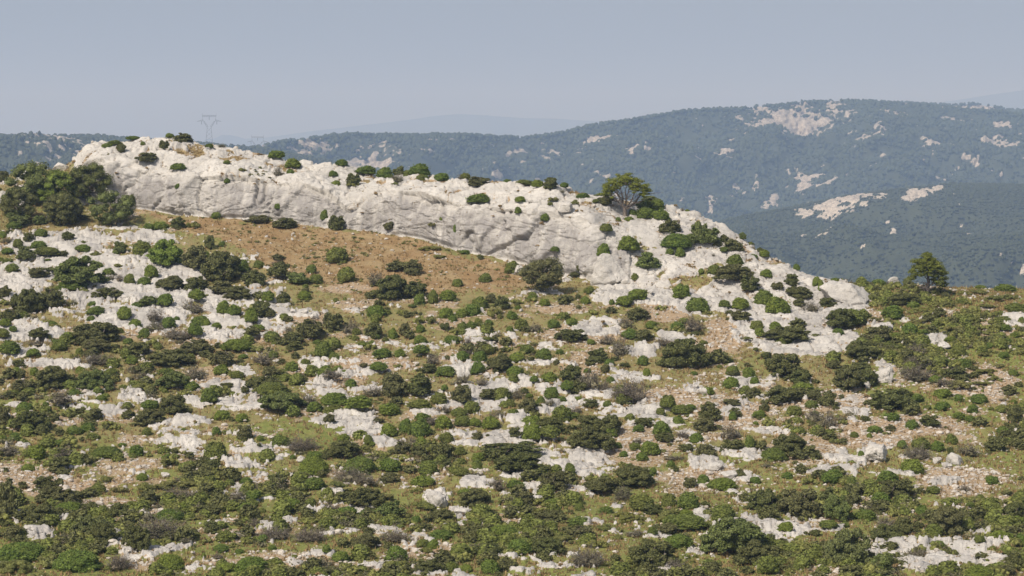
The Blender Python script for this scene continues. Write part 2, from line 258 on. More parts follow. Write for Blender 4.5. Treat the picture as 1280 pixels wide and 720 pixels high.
(1024,432,"d180,300,210,150;d300,270,150,150;d50,390,130,120;b60,525,130,130;d450,415,310,140;g600,360,100,50;g770,330,120,65;g870,350,70,50;g675,398,55,28;g772,402,105,60;g1000,362,115,65;g960,425,75,62;g1075,408,40,22;d1190,310,110,70;g870,460,90,45;g943,468,70,45;d690,520,140,85;g585,530,90,65;g450,475,130,55;d295,478,75,35;g350,550,105,45;d447,545,72,52;g216,575,58,42;g315,585,40,35;y95,620,100,40;d140,345,45,35;g830,615,85,72;g740,668,90,68;g515,655,70,60;g630,660,130,80;b610,720,210,100;g1150,555,85,52;d1100,665,160,110;b940,700,170,100;d1230,490,130,130;d820,690,50,60;b1150,355,60,30;g1215,365,60,28;d860,220,180,85;b780,280,150,70;b610,240,210,130;y860,290,200,70;g900,150,110,70;y1040,180,150,40;g265,700,45,40;y760,200,140,60;y1000,260,120,45;y950,120,90,40;y1100,230,100,40;y690,130,120,60;g730,240,90,50;g1210,200,70,40;y1130,150,100,40"),
(0,576,"g180,70,100,50;d390,70,140,65;d280,180,140,85;d360,300,290,150;g610,210,110,75;y660,140,100,60;y750,210,120,50;g890,120,80,50;y910,200,160,70;d30,380,180,290;g430,350,200,70;d560,350,160,80;d750,365,140,100;g640,385,130,70;y740,425,90,55;d250,420,230,150;b1000,510,380,160;d90,510,170,110;g130,640,350,120;y100,720,260,120;g480,700,300,130;d650,560,200,160;d860,600,200,170;b750,700,200,120;g1060,690,200,110;o560,480,230,150;y1090,200,260,80;b1120,270,230,90;y1250,370,80,50;g1140,320,90,60;g820,290,70,30;g1060,380,200,70;b1160,560,90,35;g1270,610,30,40;d1220,140,150,60;y1060,160,120,50;y980,260,120,50"),
(256,576,"d45,85,130,85;g30,165,100,65;g260,160,90,55;o450,150,110,80;g690,185,140,85;y830,215,140,70;b900,150,230,110;g680,100,200,120;g970,90,220,110;g1160,80,150,80;b1020,175,180,75;d1150,150,120,70;g560,315,110,85;g660,285,90,60;y840,248,70,32;d1010,310,230,130;y1120,260,140,80;b780,325,130,60;g880,355,160,60;g1020,355,130,50;o1160,380,170,110;y860,385,60,25;g770,445,130,95;y650,440,120,60;b450,500,210,100;b650,530,230,100;y240,455,80,50;g360,505,80,55;d50,465,110,95;g420,565,65,42;g100,572,100,50;g215,580,65,35;b350,640,80,40;b80,610,90,35;g760,618,60,50;g845,635,115,75;g1200,640,150,105;d1260,720,80,80;b1190,530,200,90;d1000,560,200,110;g1015,625,70,30;g290,715,230,100;d780,720,190,50;y560,715,100,45;g140,700,130,60;y420,410,150,60;g270,330,130,70;y140,320,110,80;b200,280,130,70;g300,270,120,60;y75,370,70,50;g360,330,50,35;y30,380,80,40;b310,420,100,60;y1240,370,120,60"),
(512,576,"g120,95,130,100;g425,75,75,68;g320,110,130,55;g90,165,170,70;d220,35,110,45;d690,105,330,130;b550,190,150,110;g660,180,120,60;d400,290,220,110;g350,215,120,40;y600,280,100,60;d720,300,130,100;d910,210,190,125;g1000,110,80,85;d1200,220,250,100;g1058,318,68,58;d885,390,210,80;g900,300,140,50;g690,438,90,40;d200,390,190,90;y100,320,180,90;g40,400,70,60;y240,440,200,70;g200,500,160,70;y370,460,180,70;g580,500,200,80;d870,600,260,100;g690,590,180,100;d490,610,200,100;g500,710,130,100;d620,690,140,110;b1110,690,230,140;y950,520,200,80;g1060,420,150,60;d1080,490,180,80;y1180,560,150,80;g260,695,90,75;g360,700,90,60;d110,720,210,100;y100,590,110,60;g80,545,90,60;y250,600,100,50;y330,570,160,70;g1230,340,100,50;y1220,440,140,50;b830,450,110,45;g150,560,80,70;y40,200,100,50;y470,350,120,50"),
(768,576,"d120,175,270,140;g240,95,60,60;g90,60,70,55;d382,62,45,40;g350,35,60,45;d470,168,95,75;g560,152,85,72;g670,190,195,78;d790,118,85,90;g875,140,85,45;g1075,118,80,45;d950,330,250,150;d1150,370,300,200;d960,400,180,120;g680,378,165,115;g465,310,150,118;d570,300,60,45;g340,290,110,95;b50,260,120,110;g170,320,170,110;d240,350,140,70;g450,365,110,55;g430,440,330,80;d340,470,150,80;g235,490,70,55;y120,400,200,80;y60,370,140,60;g1070,470,110,65;d1250,480,80,45;o760,620,420,230;d900,670,300,160;g960,720,160,120;d230,690,330,190;b380,710,180,100;g400,560,200,80;y1110,660,130,80;y20,500,70,60;d1050,550,80,60;d610,715,150,80;y330,400,130,60;b130,480,140,50;y560,420,130,50"),
(1024,576,"g580,95,165,105;g80,155,150,90;g195,185,95,85;g430,150,140,80;d490,250,250,130;g385,290,140,100;d370,335,100,60;g235,275,78,62;o120,390,200,180;o60,300,160,150;g640,352,88,75;d790,470,270,170;g930,418,90,65;g745,552,90,62;d830,530,70,45;g720,480,120,90;b610,635,120,120;o180,680,330,260;d430,520,230,130;d540,460,140,120;b420,430,160,90;o400,700,170,130;g710,210,105,48;g1080,150,90,55;y985,265,70,45;g1030,298,65,42;g945,308,62,32;d1210,360,140,120;g1250,410,100,70;y1130,430,60,35;g1040,428,60,38;g1140,520,170,85;g1000,548,75,50;y1160,590,100,45;g1260,540,80,100;d1230,690,120,130;g1000,740,200,90;d1150,720,160,80;y1230,450,90,50;g290,380,140,70;y30,640,70,50;g60,450,130,50;b905,200,90,45;y490,620,90,50"),
]
# bare limestone pavements: centre and half axes, photo pixels
ROCKS = [(60,305,40,14),(20,350,40,22),(75,322,40,16),(110,300,40,12),(150,330,60,16),(150,365,50,20),(180,372,45,16),(190,345,40,15),(100,370,30,12),(210,340,40,15),(187,297,24,13),(230,350,30,10),(25,415,35,12),(60,420,25,10),(150,400,40,12),(200,400,25,16),(225,375,20,10),
(262,375,18,14),(285,400,30,10),(330,405,30,9),(370,393,35,6),(275,420,30,8),(350,410,20,7),
(30,440,30,6),(60,458,50,6),(75,460,20,6),(165,495,30,10),(180,503,20,6),(245,500,22,14),(230,528,30,7),(215,550,30,5),(240,556,20,6),(20,505,15,5),
(285,482,25,12),(295,507,30,12),(305,465,14,8),(400,487,24,12),(420,496,22,8),(450,470,25,9),(430,527,40,12),(450,540,35,11),(480,555,25,8),(330,562,35,8),(345,572,25,6),(390,460,15,7),(300,545,20,5),
(572,462,24,12),(615,482,40,10),(650,478,25,6),(600,495,20,12),(690,490,20,6),(670,453,22,5),(610,508,25,8),(535,515,20,5),(600,545,40,10),(620,550,60,13),(700,500,30,10),(740,495,25,10),(690,512,25,10),(650,528,20,8),(560,505,15,6),(725,582,42,21),(680,570,24,11),
(780,372,40,12),(850,380,30,10),(742,410,32,13),(840,420,25,8),(800,440,22,8),(868,487,20,5),(885,493,20,5),(800,515,40,10),(835,530,20,7),(860,540,15,7),(900,565,50,9),(960,540,30,7),(880,580,30,9),(930,598,25,7),(940,570,30,7),
(930,420,20,9),(975,436,36,9),(1050,428,26,14),(1010,420,40,16),(1040,440,20,8),(1105,465,14,10),(1070,517,18,9),(1095,565,22,10),(1060,572,40,7),(1040,590,40,7),
(1055,375,34,14),(1115,350,10,4),(1100,410,14,6),(1170,425,16,8),(1130,400,8,3),(1155,398,6,4),(1268,400,14,12),(1130,430,10,3),
(1150,698,48,20),(1215,692,44,17),(1095,690,20,9),(1170,660,10,4),(1225,665,15,4),(1180,605,30,5),(1120,595,25,5),
(940,660,40,9),(1000,652,22,10),(990,665,30,8),(970,675,25,9),(880,645,14,5),(770,635,8,4),(1040,660,20,7),(870,690,15,5),
(545,625,20,8),(580,640,18,6),(660,615,15,4),(655,595,25,5),(670,623,10,6),(600,605,25,6),(700,710,30,5),(740,655,10,3),
(310,580,35,6),(400,635,15,4),(420,618,18,5),(475,663,18,3),(400,695,28,5),(370,705,32,5),(470,710,20,4),
(45,672,22,8),(18,648,9,8),(240,712,12,6)]
# stony soil: same, last value is how ochre the soil is
SOILS = [(20,592,60,14,.9),(80,612,50,12,.9),(130,630,45,10,.9),(180,640,30,8,.8),(290,670,45,12,.7),(340,700,80,12,.5),(905,418,26,24,1.),(880,440,30,14,.5),(470,455,55,14,.6),(390,400,40,10,.3),(640,650,45,10,.5),(1205,600,70,20,.9),(1235,480,45,22,.8),(1150,530,70,16,.4),(880,600,70,20,.3),(1240,410,28,14,.9),(920,520,60,18,.3),(840,495,40,14,.4),(1090,545,60,18,.4),(1000,560,60,24,.2),(800,560,60,30,.2),(1030,500,60,20,.3),(830,390,40,14,.5),(700,385,50,10,.3),(330,420,60,10,.4),(430,360,40,8,.4),(720,420,60,20,.2),(1180,470,60,14,.3),(540,690,60,14,.6),(150,580,70,12,.1),(1260,640,30,20,.5),(620,430,40,6,.3),(1085,400,40,12,.2)]
MEADOW = [(165,262),(230,272),(300,276),(440,288),(520,299),(575,316),(640,330),(690,345),(665,358),(600,368),(540,372),(500,352),(450,372),(395,352),(330,330),(270,300),(215,285)]
# things one can find in the photo, used to tell one bush from its neighbours
LANDMARKS = [(780,238,"the lone pine on the ridge"),(1160,345,"the bushy pine on the skyline"),(676,345,"the big dark oak below the cliff"),(760,332,"the cracked boulder ending the cliff"),(497,352,"the dark thicket on the meadow"),(208,320,"the pale green tree beside the meadow"),(60,250,"the oak clump beside the cliff"),(1055,368,"the smooth whaleback slab"),(727,582,"the broad bare slab mid-slope"),(356,530,"the wide spreading oak mid-slope"),(1140,578,"the ball-shaped bush on stony soil"),(1195,574,"the tilted pale boulder"),(858,442,"the largest dark bush mid-slope"),(905,418,"the ochre scree patch"),(365,606,"the dark round oak on grass"),(226,171,"the bush crowning the cliff"),(600,485,"the curved pale ledge"),(435,532,"the long stepped rock ledge"),(165,500,"the cracked white blocks"),(1245,572,"the bright green scrub mat"),(1105,468,"the upright white block"),(985,636,"the long low oak thicket"),(1180,700,"the large ribbed outcrop"),(45,672,"the small weathered outcrop"),(742,411,"the square bare rock patch"),(418,322,"the two-toned bush on the meadow"),(160,362,"the wide white pavement"),(618,390,"the cream-topped bush"),(990,560,"the dark flat bush on pale stones"),(537,583,"the egg-shaped bush"),(190,523,"the dark low oak on grass"),(546,627,"the pointed white rock"),(70,608,"the reddish soil track"),(570,228,"the bush row on the ridge"),(440,228,"the dark bush on the cliff rim"),(1220,400,"the sandy patch on the heath"),(880,505,"the spiky dark shrub mid-slope"),(920,690,"the big oak at the photo's foot"),(60,395,"the darkest oak on white rock"),(840,545,"the row of rocks mid-slope"),(290,500,"the twin pale slabs"),(310,640,"the pale heath mounds"),(200,600,"the lone white stone on grass"),(680,600,"the wide dark oak on the slab"),(900,690,"the grey oak canopy"),(70,455,"the narrow pale strip"),(500,600,"the bare-stemmed thicket"),(890,583,"the oblong white boulder"),(730,690,"the stony clearing"),(1100,640,"the tall grey oak"),(980,395,"the sunlit green mound on the slab"),(465,478,"the pale rock shelf"),(1250,520,"the dark bush at the slope's edge"),(780,490,"the grey twiggy thicket"),(870,300,"the grey-leaved bush in the gully"),(330,265,"the hollow under the cliff")]
# ------------------------------------------------------------------ the near hill: survey lines of its form
# distance along the line of sight of the open slope, by row of the photograph
_GP = np.array([205, 215, 240, 270, 300, 350, 400, 500, 600, 720, 760.0])
_GD = np.array([281, 276, 270, 263, 254, 240, 224, 200, 177, 150, 141.0])
def slope_dist(py): return np.interp(py, _GP, _GD)

# foot of the cliff, its upper edge and the skyline, by column, with the depth gained on the way up
_C = np.array([
 #  px   foot  rim  crest  d_face d_top
 (-420, 330, 262, 230, 18, 14), (-100, 318, 255, 222, 17, 12), (0, 300, 250, 219, 13, 9), (55, 288, 243, 214, 12, 9), (88, 272, 232, 204, 10, 8), (103, 258, 212, 186, 4.5, 7), (112, 256, 205, 179, 3, 8), (125, 256, 202, 174, 2.5, 9), (175, 262, 213, 172, 2.0, 11), (205, 267, 216, 173, 1.9, 11), (230, 271, 220, 177, 1.8, 11), (282, 274, 222, 185, 1.8, 11), (300, 274, 223, 188, 1.8, 11),
 (345, 276, 230, 196, 1.9, 10), (376, 282, 232, 203, 2.2, 10), (406, 286, 240, 208, 2.0, 9), (436, 288, 262, 212, 1.2, 10), (445, 289, 258, 213, 1.0, 11), (470, 292, 240, 217, 2.0, 9.5), (520, 298, 242, 221, 2.2, 8), (572, 315, 256, 226, 2.4, 9),
 (612, 321, 259, 228, 2.4, 9), (632, 326, 261, 229, 2.4, 9), (668, 335, 263, 233, 2.6, 9), (702, 342, 268, 237, 3.0, 9.5), (738, 352, 274, 243, 3.4, 10), (760, 355, 284, 247, 4.4, 11), (782, 358, 292, 252, 5.2, 11.5), (800, 360, 297, 254, 6.2, 11), (830, 364, 297, 257, 7.5, 10),
 (860, 367, 299, 266, 8.5, 8), (900, 373, 313, 283, 8.5, 7), (925, 376, 327, 298, 8, 6), (950, 379, 342, 319, 7, 6), (975, 383, 351, 329, 6, 6), (1000, 386, 360, 341, 6, 6), (1030, 389, 368, 350, 6, 6), (1060, 392, 373, 354, 6, 7), (1120, 395, 375, 357, 7, 8), (1200, 396, 376, 359, 7, 8), (1280, 397, 377, 361, 7, 9), (1700, 402, 382, 368, 7, 9)], float)
def col(px, k): return np.interp(px, _C[:, 0], _C[:, k])

def profile(px):
    """rows and distances of the survey knots in a column of the photograph"""
    foot, rim, crest = col(px, 1), col(px, 2), col(px, 3)
    df = slope_dist(foot)
    return foot, rim, crest, df, df + col(px, 4), df + col(px, 4) + col(px, 5)

def ground_dist(px, py):
    foot, rim, crest, d0, d1, d2 = profile(px)
    if py >= foot: return float(slope_dist(py))
    if py >= rim: return float(d0 + (d1 - d0) * (foot - py) / (foot - rim))
    t = min(1.0, (rim - py) / (rim - crest))
    return float(d1 + (d2 - d1) * t ** 1.25)

def ground(px, py): return at(px, py, ground_dist(px, py))

NF, NC, NB = 340, 130, 16        # rows on the slope, on the cliff and behind the skyline
cols = np.arange(-330, 1612, 1.45)
W_ = len(cols)
foot, rim, crest, d0, d1, d2 = profile(cols)
PY = np.zeros((NF + NC + NB, W_)); DD = np.zeros_like(PY)
t = np.linspace(0, 1, NF)[:, None]
PY[:NF] = 752 + (foot - 752) * t
DD[:NF] = slope_dist(PY[:NF])
kern = np.exp(-0.5 * (np.arange(-12, 13) / 5.0) ** 2); kern /= kern.sum()
sm = np.apply_along_axis(lambda c: np.convolve(np.pad(c, 12, mode='reflect', reflect_type='odd'), kern, 'valid'), 0, DD[:NF])
DD[:NF] = sm
t = np.linspace(0, 1, NC + 1)[1:, None]
PY[NF:NF + NC] = foot + (crest - foot) * t
fr = (foot - rim) / (foot - crest)
below = t <= fr
tb = t / fr; tt = np.clip((t - fr) / (1 - fr), 0, 1)
face = d0 + (d1 - d0) * (tb ** 1.0)
top = d1 + (d2 - d1) * tt ** 1.25
Dc = np.where(below, face, top)
k2 = np.exp(-0.5 * (np.arange(-6, 7) / 2.4) ** 2); k2 /= k2.sum()
DD[NF:NF + NC] = np.apply_along_axis(lambda c: np.convolve(np.pad(c, 6, mode='reflect', reflect_type='odd'), k2, 'valid'), 0, Dc)
X = (cols - CX) / F * DD; Y = DD.copy(); Z = -(PY - HORIZON) / F * DD
# the far side of the hill rolls off behind the skyline
i0 = NF + NC
s = np.linspace(0, 1, NB + 1)[1:, None]
run = 90 * s ** 1.6
Yb = DD[i0 - 1] + run
X[i0:] = (cols - CX) / F * Yb; Y[i0:] = Yb
slope0 = 0.06
Z[i0:] = Z[i0 - 1] + slope0 * run * (1 - s) - 34 * s ** 1.5
P = np.stack([X, Y, Z], -1)

# smooth across columns so that the survey lines do not show
kc = np.exp(-0.5 * (np.arange(-10, 11) / 4.0) ** 2); kc /= kc.sum()
Pp = np.pad(P[:, :, 1:], ((0, 0), (10, 10), (0, 0)), mode='edge')
Psm = sum(kc[k] * Pp[:, k:k + W_] for k in range(21))
P[:, :, 1:] = Psm
P[:, :, 0] = (cols - CX) / F * P[:, :, 1]

def normals(P):
    du = np.gradient(P, axis=1); dv = np.gradient(P, axis=0)
    n = np.cross(du, dv); n /= np.linalg.norm(n, axis=-1, keepdims=True) + 1e-9
    n[n[..., 2] < -0.2] *= 1
    return n

# --- what covers the ground
PXg = np.broadcast_to(cols, PY.shape); R_ = PY.shape[0]
flat = P.reshape(-1, 3)
PYf = np.where(np.arange(R_)[:, None] < i0, PY, crest - 2)
pxf, pyf = PXg.ravel(), PYf.ravel()
n_mid = fbm(flat * [.5, 1, 1], 0.4, 4, 3); n_fine = fbm(flat, 1.3, 3, 5)
rock = np.full(len(flat), -1.0)
for (cx, cy, rx, ry) in ROCKS:
    sel = (np.abs(pxf - cx) < rx * 1.6) & (np.abs(pyf - cy) < ry * 1.7)
    e = 1 - ((pxf[sel] - cx) / rx) ** 2 - ((pyf[sel] - cy) / ry) ** 2
    rock[sel] = np.maximum(rock[sel], e)
n_3 = fbm(flat, 3.2, 2, 6)
rock = smooth(0.05, 0.42, rock + .55 * smooth(300, 220, pxf) * smooth(285, 300, pyf) * smooth(440, 400, pyf) + 0.8 * n_mid + 0.85 * n_fine + 0.5 * n_3)
# scattered ledges elsewhere
loose = smooth(0.45, 0.62, fbm(flat, 0.3, 5, 21) + 0.4 * n_fine + .25 * n_3) * smooth(-0.2, 0.5, fbm(flat, 0.06, 2, 31) + 0.1)
def in_poly(px, py, poly):
    inside = np.zeros(px.shape, bool); j = len(poly) - 1
    for i in range(len(poly)):
        (xi, yi), (xj, yj) = poly[i], poly[j]
        if yi != yj:
            c = ((yi > py) != (yj > py)) & (px < (xj - xi) * (py - yi) / (yj - yi) + xi)
            inside ^= c
        j = i
    return inside
jx, jy = 9 * n_mid + 5 * n_fine, 7 * fbm(flat, 0.4, 3, 8) + 3 * n_fine
meadow = in_poly(pxf + jx, pyf + jy, MEADOW).astype(float)
heath = smooth(1040, 1120, pxf + 40 * n_mid + (pyf - 350) * 0.15) * smooth(560, 460, pyf + 30 * n_mid)
rock = np.maximum(rock, loose * 0.9 * (1 - meadow) * (1 - 0.8 * heath) * (pxf > -400))
# the cliff, its top and the bare slabs that run down from it
slab = [(742, 356), (790, 378), (850, 386), (880, 400), (905, 395), (930, 425), (965, 440), (1010, 452), (1045, 440), (1040, 418), (1085, 388), (1062, 360), (1030, 346), (980, 300), (740, 200), (700, 300)]
isslab = in_poly(pxf + jx, pyf + jy * .8, slab)
footf = np.broadcast_to(foot, PY.shape).ravel(); rimf = np.broadcast_to(rim, PY.shape).ravel(); crestf = np.broadcast_to(crest, PY.shape).ravel()
wcliff = smooth(88, 96, pxf + 2 * n_mid) * (1 - smooth(775, 800, pxf))
cliff = wcliff * (pyf < footf - 0.6 + 1.2 * n_fine)
rock = np.maximum(rock, np.where(cliff > 0.5, 1, 0))
rock = np.maximum(rock, np.where(isslab, smooth(-0.75, -0.45, n_mid + 0.5 * n_fine), 0))
rowidx = np.repeat(np.arange(R_), W_)
topcover = smooth(0.30, 0.55, fbm(flat, 0.5, 4, 77)) * (pyf < rimf) * (cliff > 0.5)
rock = rock * (1 - 0.85 * topcover * smooth(0.15, 0.5, (rimf - pyf) / (rimf - crestf + 1e-6)))
rock[(rowidx >= i0 + 5)] *= 0.3
ochre = np.maximum(meadow * 0.95, 0.25 * smooth(0.1, 0.5, n_mid)) * (pyf > crestf + 1)
ochre = np.maximum(ochre, 0.7 * topcover)
soil = np.zeros(len(flat))
for (cx, cy, rx, ry, a) in SOILS:
    e = 1 - ((pxf - cx) / rx) ** 2 - ((pyf - cy) / ry) ** 2
    soil = np.maximum(soil, smooth(-0.5, 0.7, e + 0.5 * n_mid) * (0.55 + 0.45 * a))
soil = np.maximum(soil, 0.6 * smooth(0.15, 0.55, fbm(flat, 0.3, 4, 41)) * (1 - meadow))
soil = np.maximum(soil, 0.65 * smooth(0.02, 0.3, rock) * (1 - meadow))
weather = cliff * smooth(0.0, 0.12, (footf - pyf) / (footf - rimf + 1e-6)) * (1 - smooth(0.72, 1.05, (footf - pyf) / (footf - rimf + 1e-6)))
weather = weather * smooth(-0.5, 0.25, fbm(flat * [1, 1, .5], 0.12, 3, 9) + 0.28 + 0.4 * ((pxf > 440) & (pxf < 700)))
smooth_slab = in_poly(pxf, pyf, [(715, 262), (800, 262), (850, 310), (880, 345), (830, 330), (760, 290)])
weather = np.maximum(weather, 0.25 * smooth_slab)
weather = np.maximum(weather, .6 * (1 - cliff) * rock * smooth(-.3, .4, fbm(flat, .6, 3, 404)))

# --- relief
nrm = normals(P).reshape(-1, 3)
up = np.array([0, 0, 1.0])
is_cliff = cliff > 0.5
disp = 0.16 * fbm(flat, 0.25, 4, 51) + 0.05 * n_fine
rk = rock > 0.02
Pr = flat[rk]
w1, w2, wc = worley(Pr * [1, 1, 1.6] + 0.35 * np.stack([n_mid[rk], n_fine[rk], n_mid[rk]], -1), 0.42, 3)
v1, v2, vc = worley(Pr * [1, 1, 1.4] + 0.15 * n_fine[rk][:, None], 1.25, 13)
crack = smooth(0.085, 0.0, w2 - w1); crack2 = smooth(0.09, 0.0, v2 - v1)
lev = fbm(Pr, 0.8, 3, 60)
hard = 0.3 + 0.24 * (wc - 0.5) + 0.05 * (vc - 0.5) - 0.30 * crack - 0.09 * crack2 * (lev > 0) + 0.13 * lev + 0.05 * fbm(Pr, 2.4, 3, 61)
tv = fbm(Pr * [.32, 1, 1], 0.55, 3, 64) * 3.2; fl_ = np.floor(tv)
ledge = (fl_ + smooth(0.4, 0.6, tv - fl_)) / 3.2        # broken ledges
hard = hard + 0.24 * ledge
calm = np.where(smooth_slab[rk], 0.3, 1.0)
f1, f2, fc = worley(Pr * [1, 1, .7] + .6 * np.stack([n_mid[rk], n_mid[rk], n_fine[rk]], -1), 0.23, 33)
facew = is_cliff[rk] * (pyf[rk] > rimf[rk] + 1) * smooth(104, 114, pxf[rk]) * (1 - smooth(728, 786, pxf[rk]))
calm = calm * (1 - .5 * facew)
hard_face = 0.55 * (fc - .5) * smooth(0.0, 0.12, f2 - f1) - 0.3 * smooth(0.05, 0.0, f2 - f1) * (fbm(Pr, .2, 2, 35) > -.1) + 0.9 * fbm(Pr * [1, 1, .45], 0.16, 3, 71) + 0.22 * fbm(Pr * [1, 1, .55], 0.6, 4, 72) - 0.6 * smooth(0.05, 0.0, np.abs(fbm(Pr * [1, 1, .35], 0.12, 3, 91))) * smooth(0.0, 0.4, fbm(Pr, 0.1, 2, 93) + .2)
# the hollow worn along the foot of the cliff
hfoot = (footf[rk] - pyf[rk]) / (footf[rk] - rimf[rk] + 1e-6)
hollow = -0.8 * smooth(0.15, 0.03, hfoot + 0.10 * fbm(Pr, 0.25, 2, 95)) * smooth(-0.25, 0.35, fbm(Pr * [1, 1, 0], 0.11, 3, 97) + 0.1)
bulge = 0.7 * np.sin(np.clip(hfoot, 0, 1) * math.pi)
d_rk = rock[rk] * (hard * calm + facew * (hard_face + hollow + bulge * 0.6) + (is_cliff[rk] * (1 - facew)) * (0.6 * fbm(Pr, 0.16, 3, 73) + 0.3 * np.round(2.5 * fbm(Pr * [.4, .4, 2.0], 0.35, 3, 74)) / 2.5))
edge = smooth(0.0, 0.08, np.clip(hfoot, 0, 1)) * 1.0
disp[rk] += d_rk * (1 - facew + facew * edge)
dirn = np.where((is_cliff & (pyf > rimf))[:, None], nrm, 0.5 * nrm + 0.5 * up)
flat2 = flat + dirn * disp[:, None]
PG = flat2.reshape(P.shape)

# dark mineral stain, dried moss and small plants live in the cracks: same places as the relief's joints
cover = np.zeros((len(flat), 4), np.float32)
cover[:, 0] = rock; cover[:, 1] = np.clip(ochre, 0, 1); cover[:, 2] = np.clip(soil, 0, 1); cover[:, 3] = weather
tmp = cover[rk]; cr = np.clip(crack * 0.9, 0, 1) * (rock[rk] > 0.5) * np.where(facew > 0, 0.0, 1.0) * (fbm(Pr, 0.5, 2, 99) > -0.1)
tmp[:, 0] *= 1 - 0.75 * cr; cover[rk] = tmp

idx = np.arange(R_ * W_).reshape(R_, W_)
quads = np.stack([idx[:-1, :-1], idx[:-1, 1:], idx[1:, 1:], idx[1:, :-1]], -1).reshape(-1, 4)
qrow = np.repeat(np.arange(R_ - 1), W_ - 1); qcol = np.tile(np.arange(W_ - 1), R_ - 1)
bluff_sel = (qrow >= NF - 1) & (cols[qcol] > 90) & (cols[qcol] < 1062)
green = np.ones((len(flat), 4), np.float32)
green[:, 0] = np.clip(heath * .9 + .5 * smooth(430, 640, pyf) + .35 * smooth(.1, .6, fbm(flat, .13, 3, 555)) + .12, 0, 1)
def sub_mesh(name, sel):
    q = quads[sel]; used = np.unique(q); remap = np.zeros(len(flat), np.int32); remap[used] = np.arange(len(used))
    me = raw_mesh(name, flat2[used], remap[q], M['hill']); add_attr(me, 'cover', cover[used]); add_attr(me, 'green', green[used]); return me
tag(link('hillside', sub_mesh('hillside', ~bluff_sel)), 'rocky scrub hillside falling towards the viewer', kind='structure')
tag(link('limestone_bluff', sub_mesh('limestone_bluff', bluff_sel)), 'pale limestone bluff with a grey weathered face along the ridge', kind='structure')

# look-up of the finished surface for anything that stands on it
_rows_t = PY[:i0]
def surface(px, py):
    px = min(max(px, cols[0]), cols[-1]); c = int(round((px - cols[0]) / 1.45)); c = min(max(c, 0), W_ - 1)
    r = int(np.argmin(np.abs(_rows_t[:, c] - py)))
    return PG[r, c].copy(), r, c
def cover_at(r, c): return cover[r * W_ + c]
# ------------------------------------------------------------------ the far country
def m_far(name, soil_c, rock_c):
    N = Nodes(name)
    a = N.n('ShaderNodeVertexColor', layer_name='cover'); s = N.n('ShaderNodeSeparateColor'); N.l(a.outputs['Color'], s.inputs[0])
    p = N.pos()
    nz = N.noise(p, 0.05, 5, 0.65); n2 = N.noise(N.pos((.6, .4, 1.1)), 0.13, 5, 0.75)
    base = N.mix(N.ramp(nz, 0.35, 0.65), soil_c, tuple(v * 1.2 for v in soil_c))
    rk = N.mix(N.ramp(N.noise(p, 0.22, 4, 0.7), 0.38, 0.66), rock_c, tuple(v * 0.5 for v in rock_c))
    f = N.ramp(N.math('ADD', s.outputs[0], N.math('MULTIPLY', N.math('SUBTRACT', n2, 0.5), 2.2)), 0.45, 0.6)
    N.color(N.mix(f, base, rk))
    N.bump(n2, 0.8, 3.0)
    return N.m
M['far'] = m_far('far_hill_ground', (0.039, 0.047, 0.026), (0.43, 0.39, 0.335))
M['far_pale'] = m_far('mid_hill_ground', (0.044, 0.052, 0.028), (0.52, 0.465, 0.39))
M['wood_far'] = m_leaf('far_wood_crowns', [(0.038, 0.05, 0.024)] * 2 + [(0.046, 0.053, 0.028), (0.056, 0.066, 0.033)], trans=0.0, vary=(0.8, 1.2))

def ico():
    bm_v = []; g = (1 + 5 ** .5) / 2
    for a in (-1, 1):
        for b in (-g, g): bm_v += [(0, a, b), (a, b, 0), (b, 0, a)]
    V = np.array(bm_v, float); V /= np.linalg.norm(V[0])
    Fs = []
    d = np.linalg.norm(V[0] - V, axis=1); e = np.sort(d)[1] * 1.05
    for i in range(12):
        for j in range(i + 1, 12):
            for k in range(j + 1, 12):
                if max(np.linalg.norm(V[i] - V[j]), np.linalg.norm(V[j] - V[k]), np.linalg.norm(V[i] - V[k])) < e:
                    n = np.cross(V[j] - V[i], V[k] - V[i])
                    Fs.append((i, j, k) if n @ V[i] > 0 else (i, k, j))
    return V, np.array(Fs)
ICO_V, ICO_F = ico()
def ico2():
    V = list(map(tuple, ICO_V)); Fs = []; cache = {}
    def mid(a, b):
        k = (min(a, b), max(a, b))
        if k not in cache:
            m = (np.array(V[a]) + np.array(V[b])); m /= np.linalg.norm(m); V.append(tuple(m)); cache[k] = len(V) - 1
        return cache[k]
    for a, b, c in ICO_F:
        ab, bc, ca = mid(a, b), mid(b, c), mid(c, a); Fs += [(a, ab, ca), (b, bc, ab), (c, ca, bc), (ab, bc, ca)]
    return np.array(V), np.array(Fs)
ICO2_V, ICO2_F = ico2()

def blobs(C, rad, rz, base=(ICO_V, ICO_F), jit=0.22):
    """many small crowns or stones in one mesh"""
    V, Fs = base; n = len(C)
    r = 1 + jit * rng.uniform(-1, 1, (n, len(V), 1))
    A = V[None] * r * np.stack([rad, rad, rz], -1)[:, None, :]
    ang = rng.uniform(0, 6.28, n); ca, sa = np.cos(ang)[:, None], np.sin(ang)[:, None]
    x = A[..., 0] * ca - A[..., 1] * sa; y = A[..., 0] * sa + A[..., 1] * ca
    A = np.stack([x, y, A[..., 2]], -1) + C[:, None, :]
    Fa = Fs[None] + (np.arange(n) * len(V))[:, None, None]
    return A.reshape(-1, 3), Fa.reshape(-1, 3)

